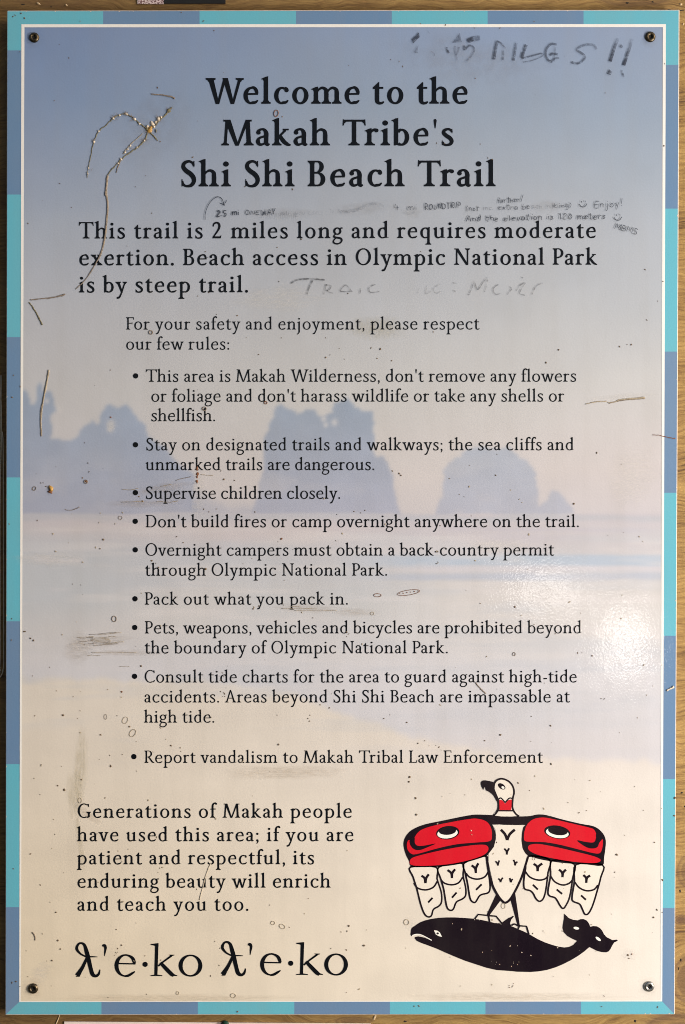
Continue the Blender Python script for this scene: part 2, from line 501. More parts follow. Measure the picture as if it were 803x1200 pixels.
        g += bar(x, 2, x, C-2, s) + hbar(5, t*.5, 64, t*.5, t) + foot(x, s, t, 9, 2) + foot(x, s, t, 9, 11, C, -1)
        g += [[(58, 0), (64, 0), (70, 25), (67, 25)]]
        w = 71
    elif ch == 'M':
        g += bar(22, C-2, 15, 3, t*1.4) + foot(15, t, t, 11, 11)
        g += bar(24, C, 61, -1, s*1.4, s*.8) + bar(101, C, 63, -1, t*1.6, t*1.2)
        g += bar(102, C-2, 107, 3, s) + foot(107, s, t, 11, 10)
        g += [[(8, C), (30, C), (30, C-t*.9), (8, C-t*.9)], [(95, C), (118, C), (118, C-t*.9), (95, C-t*.9)]]
        w = 124
    elif ch == 'N':
        g += bar(20, C-2, 20, 3, t*1.2) + foot(20, t, t, 11, 11)
        g += bar(20, C, 84, -1, s*1.4, s*1.0) + bar(86, C-2, 86, 2, t*1.2)
        g += [[(6, C), (24, C), (24, C-t*.9), (6, C-t*.9)]] + foot(86, t, t, 11, 11, C, -1)
        w = 104
    elif ch == 'O':
        g += bowl(52, 50, 46.5, 52, s*1.05, t*1.05, 0, 360, -14)
        w = 104
    elif ch == 'P':
        x = 19
        g += bar(x, 2, x, C-2, s) + hbar(5, C-t*.45, 42, C-t*.45, t*.9) + hbar(x, 43, 40, 43, t)
        g += foot(x, s, t, 9, 12) + foot(x, s, t, 9, 2, C, -1)
        g += bowl(38, 71, 29, 29, s, t, -105, 90, -8)
        w = 71
    elif ch == 'R':
        x = 19
        g += bar(x, 2, x, C-2, s) + hbar(5, C-t*.45, 42, C-t*.45, t*.9) + hbar(x, 48, 40, 48, t)
        g += foot(x, s, t, 9, 11) + foot(x, s, t, 9, 2, C, -1)
        g += bowl(38, 73.5, 27, 26.5, s, t, -90, 90, -8)
        g += ribbon(cr([(37, 49, s*.95), (55, 25, s), (69, 7, s*.95), (83, 1, t*.9)]))
        w = 82
    elif ch == 'S':
        g += ribbon(cr([(54, 80, t), (49, 91, t*1.2), (35, 97.5, t*1.3), (18, 91, s*.8), (13.5, 76, s*.95), (23, 62, s*1.05), (42, 48, s*1.1), (53, 33, s*1.05), (53.5, 17, s*.9), (44, 5, t*1.7), (29, 1, t*1.2), (15, 6, t*1.2), (9, 21, t)]))
        g += [[(52, 99), (56.5, 99), (56, 75), (53, 75)], [(6.5, -1), (10.5, 1), (10, 28), (6.5, 28)]]
        w = 66
    elif ch == 'T':
        g += bar(46, 2, 46, C-2, s) + foot(46, s, t, 13, 13) + hbar(6, C-t*.5, 86, C-t*.5, t)
        g += [[(3, C+3), (7, C), (16, C-t), (8, C-t-7), (5, C-23), (1, C-23)], [(89, C+3), (85, C), (76, C-t), (84, C-t-7), (87, C-23), (91, C-23)]]
        w = 91
    elif ch == 'W':
        g += bar(17, C-2, 43, -1, s*1.25, s*.8) + bar(72, C, 45, -1, t*1.4, t*1.2)
        g += bar(73, C, 101, -1, s*1.25, s*.8) + bar(130, C-2, 103, -1, t*1.5, t*1.2)
        g += foot(17, s, t, 11, 10, C, -1) + foot(130, t, t, 12, 11, C, -1)
        w = 146
    elif ch == '2':
        g += ribbon(cr([(10, 72, t), (14, 87, t*1.3), (28, 95.5, t*1.5), (43, 90, s*.9), (48, 74, s), (42, 54, s*.8), (26, 29, t*1.3), (8, 5, t)]))
        g += [[(6, 0), (56, 0), (60, 18), (57, 19), (51, s*.85), (10, s*.85), (6, 4)]]
        w = 68
    elif ch == '.':
        g += disc(13, 6, s*.62); w = 29
    elif ch == ',':
        g += disc(14, 6, s*.6) + ribbon(cr([(15, 5, s*.95), (16.5, -4, s*.7), (9, -18, t*.4)])); w = 29
    elif ch == ':':
        g += disc(14, 6, s*.62) + disc(14, 52, s*.62); w = 30
    elif ch == ';':
        g += disc(14, 6, s*.6) + disc(14, 52, s*.62) + ribbon(cr([(15, 5, s*.95), (16.5, -4, s*.7), (9, -18, t*.4)])); w = 30
    elif ch == "'":
        g += [[(8, 96), (10, 101), (14, 103), (18, 101), (20, 96), (15.5, 66), (12.5, 66)]]; w = 27
    elif ch == '-':
        g += hbar(6, 30, 34, 31, t*1.5); w = 40
    else:
        w = 31
    return g, w

# ---------------------------------------------------------------- plywood wall behind the sign
def wood_material():
    m, nt, p = nodes('plywood'); L = nt.links
    g = N(nt, 'ShaderNodeNewGeometry')
    # long grain running sideways, bent by slow noise
    wv = N(nt, 'ShaderNodeTexNoise', i_Scale=9.0, i_Detail=3.0); L.new(g.outputs['Position'], wv.inputs['Vector'])
    ce = N(nt, 'ShaderNodeVectorMath', operation='SUBTRACT'); ce.inputs[1].default_value = (.5, .5, .5); L.new(wv.outputs[1], ce.inputs[0])
    sc = N(nt, 'ShaderNodeVectorMath', operation='SCALE'); sc.inputs[3].default_value = .06; L.new(ce.outputs[0], sc.inputs[0])
    ad = N(nt, 'ShaderNodeVectorMath', operation='ADD'); L.new(g.outputs['Position'], ad.inputs[0]); L.new(sc.outputs[0], ad.inputs[1])
    mp = N(nt, 'ShaderNodeMapping'); mp.inputs['Scale'].default_value = (34, 1, 420); L.new(ad.outputs[0], mp.inputs[0])
    n1 = N(nt, 'ShaderNodeTexNoise', i_Scale=1.0, i_Detail=7.0, i_Roughness=.65); L.new(mp.outputs[0], n1.inputs['Vector'])
    mp2 = N(nt, 'ShaderNodeMapping'); mp2.inputs['Scale'].default_value = (3.0, 1, 26); L.new(ad.outputs[0], mp2.inputs[0])
    n2 = N(nt, 'ShaderNodeTexNoise', i_Scale=1.0, i_Detail=3.0); L.new(mp2.outputs[0], n2.inputs['Vector'])
    r = N(nt, 'ShaderNodeValToRGB'); e = r.color_ramp.elements
    e[0].position = .36; e[0].color = (.07, .03, .008, 1); e[1].position = .60; e[1].color = (.42, .26, .08, 1)
    x = e.new(.46); x.color = (.26, .145, .04, 1)
    mixf = N(nt, 'ShaderNodeMix', data_type='FLOAT'); mixf.inputs[0].default_value = .4
    L.new(n1.outputs[0], mixf.inputs[2]); L.new(n2.outputs[0], mixf.inputs[3]); L.new(mixf.outputs[0], r.inputs[0])
    col = r.outputs[0]
    sk2 = N(nt, 'ShaderNodeVectorMath', operation='SCALE'); sk2.inputs[3].default_value = .018; L.new(ce.outputs[0], sk2.inputs[0])
    ak = N(nt, 'ShaderNodeVectorMath', operation='ADD'); L.new(g.outputs['Position'], ak.inputs[0]); L.new(sk2.outputs[0], ak.inputs[1])
    # knots: dark heart with rings, at fixed places of the board
    for (kx, ky, rx, rz, dark) in ((800, 1081, 10, 7, 1), (812, 1150, 30, 32, .9), (800, 1224, 66, 44, .95), (415, 1194, 28, 6, .7), (740, -12, 60, 26, .7),
                                   (812, 1022, 22, 28, .75), (-12, 870, 16, 24, .6), (60, -14, 70, 30, .5)):
        c = W(401.5 + (kx-401.5)*1.0104, 600 + (ky-600)*1.0104)
        sb = N(nt, 'ShaderNodeVectorMath', operation='SUBTRACT'); sb.inputs[1].default_value = (c.x, 0, c.z); L.new(ak.outputs[0], sb.inputs[0])
        ml = N(nt, 'ShaderNodeVectorMath', operation='MULTIPLY'); ml.inputs[1].default_value = (1/(rx*S), 0, 1/(rz*S)); L.new(sb.outputs[0], ml.inputs[0])
        ln = N(nt, 'ShaderNodeVectorMath', operation='LENGTH'); L.new(ml.outputs[0], ln.inputs[0])
        rr = N(nt, 'ShaderNodeValToRGB'); ee = rr.color_ramp.elements
        ee[0].position = .0; ee[0].color = (dark, dark, dark, 1); ee[1].position = 1.0; ee[1].color = (0, 0, 0, 1)
        for pp, vv in ((.55, .85), (.62, .35), (.74, .7), (.8, .9), (.86, .35)):
            y = ee.new(pp); y.color = (dark*vv, dark*vv, dark*vv, 1)
        L.new(ln.outputs[1], rr.inputs[0])
        mx = N(nt, 'ShaderNodeMix', data_type='RGBA'); mx.inputs[7].default_value = (.13, .065, .028, 1)
        L.new(rr.outputs[0], mx.inputs[0]); L.new(col, mx.inputs[6]); col = mx.outputs[2]
    # grey weathering and small pits
    n3 = N(nt, 'ShaderNodeTexNoise', i_Scale=22.0, i_Detail=9.0, i_Roughness=.75); L.new(g.outputs['Position'], n3.inputs['Vector'])
    r3 = N(nt, 'ShaderNodeMapRange'); r3.inputs[1].default_value = .5; r3.inputs[2].default_value = .75; r3.inputs[4].default_value = .5; L.new(n3.outputs[0], r3.inputs[0])
    m3 = N(nt, 'ShaderNodeMix', data_type='RGBA'); m3.inputs[7].default_value = (.20, .115, .04, 1)
    L.new(r3.outputs[0], m3.inputs[0]); L.new(col, m3.inputs[6])
    # darker brown towards the left half, with a ragged edge
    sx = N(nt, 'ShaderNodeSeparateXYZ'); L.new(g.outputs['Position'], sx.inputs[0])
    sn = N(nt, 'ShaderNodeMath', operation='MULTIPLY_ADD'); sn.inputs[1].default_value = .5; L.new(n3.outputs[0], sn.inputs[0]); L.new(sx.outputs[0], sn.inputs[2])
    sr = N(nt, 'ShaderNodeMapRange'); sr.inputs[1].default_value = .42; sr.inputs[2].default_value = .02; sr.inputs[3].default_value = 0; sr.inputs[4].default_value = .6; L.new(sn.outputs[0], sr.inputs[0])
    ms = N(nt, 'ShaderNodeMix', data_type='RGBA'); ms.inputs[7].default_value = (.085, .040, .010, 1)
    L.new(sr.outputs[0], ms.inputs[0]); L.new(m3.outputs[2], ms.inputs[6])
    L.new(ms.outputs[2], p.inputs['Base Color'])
    p.inputs['Roughness'].default_value = .75
    bp = N(nt, 'ShaderNodeBump', i_Strength=.9); bp.inputs['Distance'].default_value = .0016
    L.new(n1.outputs[0], bp.inputs['Height']); L.new(bp.outputs[0], p.inputs['Normal'])
    return m

BK = 1.0104            # things on the wall were measured in sign units; the wall lies 12.5 mm deeper
def board(p):
    return (401.5 + (p[0]-401.5)*BK, 600 + (p[1]-600)*BK)

def slab(name, corners, y0, y1, bev, mat, parent=None, seg=2):
    """plate with four given front corners (photograph units, clockwise from top left), front at y0, back at y1"""
    if y0 > .006: corners = [board(p_) for p_ in corners]
    bm = bmesh.new()
    f = [bm.verts.new(W(x, y, y0)) for x, y in corners]; k = [bm.verts.new(W(x, y, y1)) for x, y in corners]
    bm.faces.new(f[::-1]); bm.faces.new(k)
    for i in range(4): bm.faces.new((f[i], f[(i+1) % 4], k[(i+1) % 4], k[i]))
    bmesh.ops.recalc_face_normals(bm, faces=bm.faces)
    if bev: bmesh.ops.bevel(bm, geom=list(bm.edges), offset=bev, segments=seg, affect='EDGES', profile=.6)
    me = bpy.data.meshes.new(name); bm.to_mesh(me); bm.free()
    return link(name, me, mat, parent)

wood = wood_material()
WALL_Y = .0125
wallr = empty('plywood_wall', W(401, 1290, WALL_Y + .009))
tag(wallr, 'rough brown knotty plywood wall the printed trail sign is screwed to', 'wall')
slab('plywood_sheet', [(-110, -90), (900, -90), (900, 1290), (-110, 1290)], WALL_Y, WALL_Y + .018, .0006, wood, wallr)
pith = mplain('bare_wood', (.62, .45, .26), .7, var=.2)
# splintered wood along the joint, pits and staple holes seen round the sign
rnd = random.Random(4)
def chip(name, px, py, rx, ry, h, mat, parent, y=0.0, rot=0.0, n=9, rng=rnd, jag=.3):
    """small lump of matter stuck on a surface; top is domed, outline uneven"""
    if y > .006: px, py = board((px, py))
    bm = bmesh.new(); rim, mid = [], []
    for k in range(n):
        a = 2*math.pi*k/n; j = 1 + rng.uniform(-jag, jag)
        dx, dy = rx*j*math.cos(a), ry*j*math.sin(a)
        X = dx*math.cos(rot) - dy*math.sin(rot); Y = dx*math.sin(rot) + dy*math.cos(rot)
        rim.append(bm.verts.new(W(px+X, py+Y, y))); mid.append(bm.verts.new(W(px+X*.6, py+Y*.6, y - h*rng.uniform(.6, 1))))
    c = bm.verts.new(W(px, py, y - h))
    for k in range(n):
        q = (k+1) % n
        bm.faces.new((rim[k], rim[q], mid[q], mid[k])); bm.faces.new((mid[k], mid[q], c))
    bmesh.ops.recalc_face_normals(bm, faces=bm.faces)
    me = bpy.data.meshes.new(name); bm.to_mesh(me); bm.free()
    for p_ in me.polygons: p_.use_smooth = True
    return link(name, me, mat, parent)

black_pit = mplain('tar_black', (.012, .008, .005), .8)
for (x, y, rx, ry) in ((799, 929, 2.2, 1.6), (803, 945, 2, 1.5), (797, 1044, 1.3, 3), (798, 1125, 1.2, 3.2), (795.5, 1135, 1.2, 2.2), (475, 1197, 3, 1.6), (744.6, 1196.5, 1.8, 3.2), (784.5, 12.6, 3.6, 2.4), (786.8, 15, 1.6, 2.8), (796, 12, 8, 1.0), (27, 5, 3, 1), (735, 3.5, 2.5, 1.6), (765, 2, 2, 1.4), (60, 8, 2, .8)):
    chip('wood_pit', x, y, rx*.7, ry*.7, .0004, black_pit, wallr, WALL_Y)
for (x, y, rx, ry) in ((67.5, 1196, .7, 9), (439, 1192, 1.4, 3.6), (45, 4, 2.6, 1), (78, 6, 1.5, 1), (798, 5, 1.5, 1.5), (801, 28, 1, 2)):
    chip('wood_splinter', x, y, rx, ry, .0009, pith, wallr, WALL_Y, rot=.4)

# ---------------------------------------------------------------- neighbours peeping in at the frame's edge
paper = mplain('pale_paper', (.74, .62, .56), .75, var=.06, scale=60)
pbk = mplain('black_print', (.003, .003, .003), .9)
mottle = mplain('faded_black_print', (.62, .5, .46), .8, var=.0)
def mottled():
    m, nt, p = nodes('scuffed_print'); L = nt.links
    g = N(nt, 'ShaderNodeNewGeometry'); n = N(nt, 'ShaderNodeTexNoise', i_Scale=700.0, i_Detail=2.0); L.new(g.outputs['Position'], n.inputs['Vector'])
    r = N(nt, 'ShaderNodeValToRGB'); e = r.color_ramp.elements
    e[0].position = .44; e[0].color = (.12, .05, .05, 1); e[1].position = .56; e[1].color = (.62, .5, .48, 1)
    L.new(n.outputs[0], r.inputs[0]); L.new(r.outputs[0], p.inputs['Base Color']); p.inputs['Roughness'].default_value = .6
    return m
fl = empty('flyer', W(212, 4.5, WALL_Y))
tag(fl, 'black flyer with a mottled pale corner pinned to the plywood above the sign', 'flyer')
slab('black_sheet', [(192.3, -110), (264.5, -110), (264.5, 4.6), (192.3, 4.6)], WALL_Y - .0012, WALL_Y - .0002, 0, pbk, fl)
slab('mottled_corner', [(161.5, -110), (192, -110), (192, 5.2), (161.5, 5)], WALL_Y - .0012, WALL_Y - .0002, 0, mottled(), fl)
nl = empty('paper_notice', W(250, 1197, WALL_Y))
tag(nl, 'pale pinkish paper notice under the sign, only its top edge showing', 'notice')
slab('paper_sheet', [(75.8, 1196.6), (434.5, 1198.8), (434.5, 1330), (75.8, 1330)], WALL_Y - .0013, WALL_Y - .0004, 0, paper, nl)
green = mplain('green_plastic', (.012, .045, .03), .4)
bm = bmesh.new()
def lathe(bm, cx, cz, prof, n=18, cy=0):
    rings = []
    for r_, y in prof:
        rings.append([bm.verts.new((cx + r_*math.cos(2*math.pi*k/n), cy + y, cz + r_*math.sin(2*math.pi*k/n))) for k in range(n)] if r_ > 1e-6 else [bm.verts.new((cx, cy + y, cz))])
    for a, b_ in zip(rings, rings[1:]):
        for k in range(n):
            q = (k+1) % n
            if len(a) == 1 and len(b_) == 1: continue
            if len(b_) == 1: bm.faces.new((a[k], a[q], b_[0]))
            elif len(a) == 1: bm.faces.new((a[0], b_[q], b_[k]))
            else: bm.faces.new((a[k], a[q], b_[q], b_[k]))
    return rings
c = W(*board((264.0, 1200.3)))
lathe(bm, c.x, c.z, [(0, -.0060), (.0022, -.0058), (.0030, -.0050), (.0030, -.0044), (.0022, -.0038), (.0022, -.0026), (.0036, -.0020), (.0038, -.0012), (.0038, -.0006), (0, -.0006)], cy=WALL_Y)
bmesh.ops.recalc_face_normals(bm, faces=bm.faces)
me = bpy.data.meshes.new('push_pin'); bm.to_mesh(me); bm.free()
for p_ in me.polygons: p_.use_smooth = True
me.materials.append(green)
pin = bpy.data.objects.new('push_pin', me); COL.objects.link(pin)
tag(pin, 'dark green push pin holding the top edge of the paper notice', 'push pin')

# clear sleeve at the far left: a sheet with a rounded, raised rim
m, nt_, p = nodes('clear_plastic')
p.inputs['Base Color'].default_value = (.9, .85, .75, 1); p.inputs['Roughness'].default_value = .15
p.inputs['Alpha'].default_value = .16; clear = m
rim = mplain('plastic_rim', (.5, .42, .3), .25)
sl = empty('plastic_sleeve', W(-20, 792, WALL_Y))
tag(sl, 'clear plastic document sleeve with rounded corner, at the far left edge', 'sleeve')
slab('clear_sheet', [(-90, 455), (1.2, 455), (1.2, 788), (-90, 788)], WALL_Y - .0012, WALL_Y - .0004, .0003, clear, sl)
def tube(name, pts, rad, mat, parent, y=0.0, flatz=.7, n=6, rads=None, lift=None):
    """round-ish cord lying on a surface through photograph points"""
    if y > .006: pts = [board(p_) for p_ in pts]
    bm = bmesh.new(); rings = []; m_ = len(pts)
    for i, (x, yy) in enumerate(pts):
        x0, y0 = pts[max(i-1, 0)]; x1, y1 = pts[min(i+1, m_-1)]
        dx, dy = x1-x0, y1-y0; l = math.hypot(dx, dy) or 1; nx, ny = -dy/l, dx/l
        r_ = rads[i] if rads else rad
        rings.append([bm.verts.new(W(x + nx*r_*math.cos(2*math.pi*k/n), yy + ny*r_*math.cos(2*math.pi*k/n), y - r_*S*flatz*(math.sin(2*math.pi*k/n) + .6))) for k in range(n)])
    for a, b_ in zip(rings, rings[1:]):
        for k in range(n): bm.faces.new((a[k], a[(k+1) % n], b_[(k+1) % n], b_[k]))
    bm.faces.new(rings[0]); bm.faces.new(rings[-1])
    bmesh.ops.recalc_face_normals(bm, faces=bm.faces)
    me = bpy.data.meshes.new(name); bm.to_mesh(me); bm.free()
    for p_ in me.polygons: p_.use_smooth = True
    return link(name, me, mat, parent)
pts = [(1.6, 440), (1.8, 500), (3.3, 508), (4.2, 530), (4.6, 640), (4.8, 770), (4.2, 784), (2, 791), (-4, 794), (-40, 794)]
tube('rim', spl(pts, 4, False), .75, rim, sl, WALL_Y - .0006)
tube('rim', spl([(-30, 440), (.2, 450), (.6, 600), (.9, 765), (.2, 776), (-3, 780), (-40, 781)], 4, False), .45, rim, sl, WALL_Y - .0012)

# ---------------------------------------------------------------- the sign
sign = empty('trail_sign', W(401.5, 1189, 0))
tag(sign, 'large printed welcome sign with trail rules over a misty beach picture, blue and teal border', 'sign')
edge = mplain('panel_core', (.66, .55, .46), .35, var=.15, scale=500)
slab('panel', [(8.2, 12.2), (796.6, 11.2), (791.0, 1189), (6.2, 1189.6)], 0.0, .0058, .0009, edge, sign, 3)

# the printed picture: sky, sea stacks, surf and wet sand, as vertex colours of the print itself
def lin(c): 
    c = np.asarray(c, float)/255
    return np.where(c <= .04045, c/12.92, ((c+.055)/1.055)**2.4)
TL, TR, BR, BL = (25.4, 28.6), (779.6, 28.3), (776.2, 1173.2), (22.6, 1174.0)
NX, NY = 378, 573
u = np.linspace(0, 1, NX); v = np.linspace(0, 1, NY)
U, V = np.meshgrid(u, v)
PX = (1-V)*((1-U)*TL[0] + U*TR[0]) + V*((1-U)*BL[0] + U*BR[0])
PY = (1-V)*((1-U)*TL[1] + U*TR[1]) + V*((1-U)*BL[1] + U*BR[1])
rs = np.random.RandomState(3)
def vnoise(cell_x, cell_y, seed, octv=4):
    """value noise over the picture"""
    out = np.zeros_like(PX); amp = 1; tot = 0
    r_ = np.random.RandomState(seed)
    for _ in range(octv):
        gx, gy = int(800/cell_x)+3, int(1200/cell_y)+3
        G = r_.rand(gy, gx)
        fx, fy = PX/cell_x, PY/cell_y
        ix, iy = fx.astype(int), fy.astype(int); tx, ty = fx-ix, fy-iy
        tx, ty = tx*tx*(3-2*tx), ty*ty*(3-2*ty)
        out += amp*((1-ty)*((1-tx)*G[iy, ix] + tx*G[iy, ix+1]) + ty*((1-tx)*G[iy+1, ix] + tx*G[iy+1, ix+1]))
        tot += amp; amp *= .5; cell_x = max(cell_x/2, 3); cell_y = max(cell_y/2, 3)
    return out/tot
def grad(stops, Y):
    ys = [s_[0] for s_ in stops]
    return np.stack([np.interp(Y, ys, [s_[1][k] for s_ in stops]) for k in range(3)], -1)
YS = PY + (vnoise(260, 120, 5) - .5)*50
left = grad(((30, (113, 134, 176)), (120, (120, 141, 180)), (200, (140, 154, 184)), (260, (158, 166, 184)), (360, (175, 176, 184)), (450, (186, 184, 186)), (560, (194, 188, 190)), (620, (180, 178, 188))), YS)
mid = grad(((30, (130, 147, 180)), (120, (136, 150, 174)), (200, (150, 158, 175)), (260, (160, 164, 175)), (360, (173, 174, 179)), (450, (186, 184, 183)), (560, (194, 187, 185)), (620, (190, 184, 186))), YS)
right = grad(((30, (134, 150, 183)), (120, (142, 156, 179)), (200, (154, 164, 181)), (260, (165, 170, 181)), (360, (176, 178, 183)), (450, (187, 185, 185)), (560, (196, 188, 188)), (620, (192, 186, 190))), YS)
hx = np.clip((PX-25)/752, 0, 1)[..., None]
sky = np.where(hx < .5, left*(1-2*hx) + mid*2*hx, mid*(2-2*hx) + right*(2*hx-1))
def pip(poly):
    ins = np.zeros(PX.shape, bool); n_ = len(poly)
    for i in range(n_):
        a, b_ = poly[i], poly[(i+1) % n_]
        if a[1] == b_[1]: continue
        ins ^= ((a[1] > PYw) != (b_[1] > PYw)) & (PXw < (b_[0]-a[0])*(PYw-a[1])/(b_[1]-a[1]) + a[0])
    return ins.astype(float)
def blur(a, k):
    for _ in range(k):
        p_ = np.pad(a, 1, mode='edge')
        a = (p_[:-2, 1:-1] + p_[2:, 1:-1] + p_[1:-1, :-2] + p_[1:-1, 2:] + 2*p_[1:-1, 1:-1])/6
    return a
wob = 5
PXw = PX + (vnoise(16, 16, 8, 4) - .5)*12; PYw = PY + (vnoise(13, 16, 9, 4) - .5)*13
img = sky.copy()
def lay(mask, col, amt=1.0):
    global img
    m_ = (mask*amt)[..., None]
    img = img*(1-m_) + (np.asarray(col, float) if not isinstance(col, np.ndarray) else col)*m_
z1 = Z(0, 420, 3.088); z2 = Z(250, 420, 3.088); z3 = Z(500, 420, 3.088)
left_stack = z1([(60, 125), (100, 118), (110, 165), (128, 165), (140, 88), (152, 85), (160, 130), (185, 118), (198, 170), (210, 185), (182, 212), (188, 250), (190, 290), (235, 300), (290, 290), (300, 250), (325, 222), (350, 232), (370, 183), (400, 165), (420, 177), (450, 158), (490, 205), (525, 245), (530, 280), (600, 330), (640, 380), (690, 408), (705, 440), (700, 520), (722, 556), (730, 580), (60, 580)])
mid_stack = z2([(150, 500), (165, 430), (185, 395), (190, 300), (215, 200), (240, 162), (270, 172), (300, 197), (340, 183), (370, 188), (378, 206), (400, 210), (436, 195), (445, 158), (490, 147), (512, 170), (540, 196), (572, 188), (575, 240), (580, 300), (590, 350), (625, 372), (640, 400), (650, 460), (670, 510), (684, 568), (130, 575)])
right_stack = z3([(32, 566), (50, 500), (65, 440), (58, 410), (80, 393), (130, 345), (175, 315), (230, 322), (310, 330), (350, 365), (402, 430), (404, 490), (412, 545), (440, 520), (452, 485), (464, 480), (492, 500), (532, 552), (540, 566)])
low = z1([(60, 460), (700, 470), (800, 540), (1100, 560), (1100, 580), (60, 580)])
f = np.clip((PY-470)/135, 0, 1)[..., None]
c_left = np.array((141, 155, 178))*(1-f) + np.array((160, 163, 180))*f
c_mid = np.array((139, 152, 172))*(1-f) + np.array((163, 165, 181))*f
c_right = np.array((154, 165, 180))*(1-f) + np.array((168, 170, 184))*f
tex = 1 + (vnoise(30, 22, 21) - .5)[..., None]*.06
lay(blur(pip(low), 14), c_left*tex, .5)
mist = 1 - .35*np.clip((vnoise(60, 30, 77, 4) - .45)*4, 0, 1)*np.clip((PY-520)/60, 0, 1)
haze_ = lambda m_: (blur(m_, 4)*.5 + blur(m_, 1)*.5)*mist
lay(haze_(pip(left_stack)), c_left*tex, .93); lay(haze_(pip(mid_stack)), c_mid*tex, .95); lay(haze_(pip(right_stack)), c_right*tex, .9)
for (gx, gy, gr) in ((379.5, 491, 3.4), (382, 498, 3), (392, 495, 4), (130, 497, 5), (129, 503, 3.5), (70, 480, 4), (55, 470, 3)):   # gaps of sky in the trees
    lay(np.exp(-(((PX-gx)/gr)**2 + ((PY-gy)/(gr*1.1))**2)), (196, 192, 192), .7)
# sea, surf and sand
def band(y0, y1, soft, x0=-99, x1=999, xs=40, tilt=0, wob_=12):
    soft = soft*1.6
    Y = PY + (vnoise(70, 14, int(y0), 5) - .5)*wob_ + tilt*(PX-400)
    a = np.clip((Y-y0)/soft + .5, 0, 1)*np.clip((y1-Y)/soft + .5, 0, 1)
    return a*np.clip((PX-x0)/xs + .5, 0, 1)*np.clip((x1-PX)/xs + .5, 0, 1)
lay(band(602, 1300, 2, wob_=5), (188, 182, 187)); lay(band(603, 611, 3), (174, 176, 184), .6)
lay(band(640, 1300, 40), (193, 189, 190)); lay(band(700, 1300, 60), (203, 197, 192))
lay(band(612, 632, 10, 30, 420, 120), (196, 186, 186), .55); lay(band(618, 622, 3, 520, 760), (180, 176, 188), .5); lay(band(628, 634, 5, 540, 680), (182, 177, 188), .4)
lay(band(634, 760, 22, -99, 170, 130), (178, 182, 188), .7); lay(band(655, 660, 3, 40, 98, 14), (206, 200, 202), .8); lay(band(640, 643, 3, 60, 130, 30), (200, 194, 196), .5)
lay(band(690, 693, 3, 60, 80, 14), (206, 200, 202), .4)
lay(band(640, 685, 10, 150, 470, 90), (180, 182, 189), .5); lay(band(650, 664, 3, 440, 999, 90, 0, 5), (172, 182, 196), .95); lay(band(663, 671, 3, 470, 999, 60, 0, 5), (196, 192, 198), .8); lay(band(671, 680, 3, 430, 999, 90, 0, 5), (176, 180, 192), .9)
lay(band(676, 770, 24, 240, 490, 120), (183, 185, 189), .6); lay(band(744, 786, 16, 60, 330, 90), (188, 188, 191), .6)
lay(band(724, 760, 26, 20, 200, 90), (198, 188, 180), .5)
wet = [(-10, 796), (130, 796), (250, 800), (340, 812), (420, 842), (500, 868), (600, 886), (810, 895), (810, 1300), (-10, 1300)]
f2 = np.clip((PY-790)/330, 0, 1)[..., None]
sandl = np.array((212, 202, 189))*(1-f2) + np.array((220, 204, 176))*f2
sandr = np.array((211, 203, 194))*(1-f2) + np.array((222, 213, 200))*f2
sand = sandl*(1-hx) + sandr*hx
sand = sand*(1 + (vnoise(120, 40, 31) - .5)[..., None]*.05)
lay(band(745, 1300, 50, wob_=20), (199, 196, 198)); lay(blur(pip(wet), 6), sand)
lay(band(860, 905, 30, 420, 800, 160), (204, 194, 188), .35)
surf = np.clip((vnoise(110, 9, 91, 5) - .52)*5, 0, 1)*np.clip((PY-606)/20, 0, 1)*np.clip((800-PY)/60, 0, 1)
lay(surf, (207, 201, 200), .45)
surf = np.clip((vnoise(150, 14, 92, 5) - .52)*5, 0, 1)*np.clip((PY-612)/20, 0, 1)*np.clip((900-PY)/90, 0, 1)
lay(surf, (182, 184, 190), .38)
grey = img.mean(-1, keepdims=True); img = grey + (img - grey)*np.interp(PY, (30, 200, 600), (.84, .74, .97))[..., None]
img = img*(1 + (vnoise(40, 40, 41, 5) - .5)[..., None]*.035)
img = img + np.stack([-1*np.clip((420-PY)/300, 0, 1), 1*np.clip((420-PY)/300, 0, 1), 1*np.clip((420-PY)/300, 0, 1)], -1)
img = img + np.array((0, 0, 2))*np.clip((PY-700)/200, 0, 1)[..., None]
colr = lin(np.clip(img, 0, 255))
me = bpy.data.meshes.new('printed_picture')
vv = np.stack([(PX-401.5)*S, np.full(PX.shape, -.00005), ZC + (600-PY)*S], -1).reshape(-1, 3)
idx = np.arange(NX*NY).reshape(NY, NX)
q = np.stack([idx[1:, :-1], idx[1:, 1:], idx[:-1, 1:], idx[:-1, :-1]], -1).reshape(-1, 4)
me.vertices.add(len(vv)); me.vertices.foreach_set('co', vv.ravel())
me.loops.add(q.size); me.loops.foreach_set('vertex_index', q.ravel().astype(np.int32))
me.polygons.add(len(q)); me.polygons.foreach_set('loop_start', np.arange(0, q.size, 4, dtype=np.int32)); me.polygons.foreach_set('loop_total', np.full(len(q), 4, np.int32))
me.update(calc_edges=True)
at = me.color_attributes.new('print', 'FLOAT_COLOR', 'POINT')
at.data.foreach_set('color', np.concatenate([colr.reshape(-1, 3), np.ones((NX*NY, 1))], 1).ravel().astype(np.float32))
pic_m = mprint('beach_print', 'vcol', .10)
link('printed_picture', me, pic_m, sign)

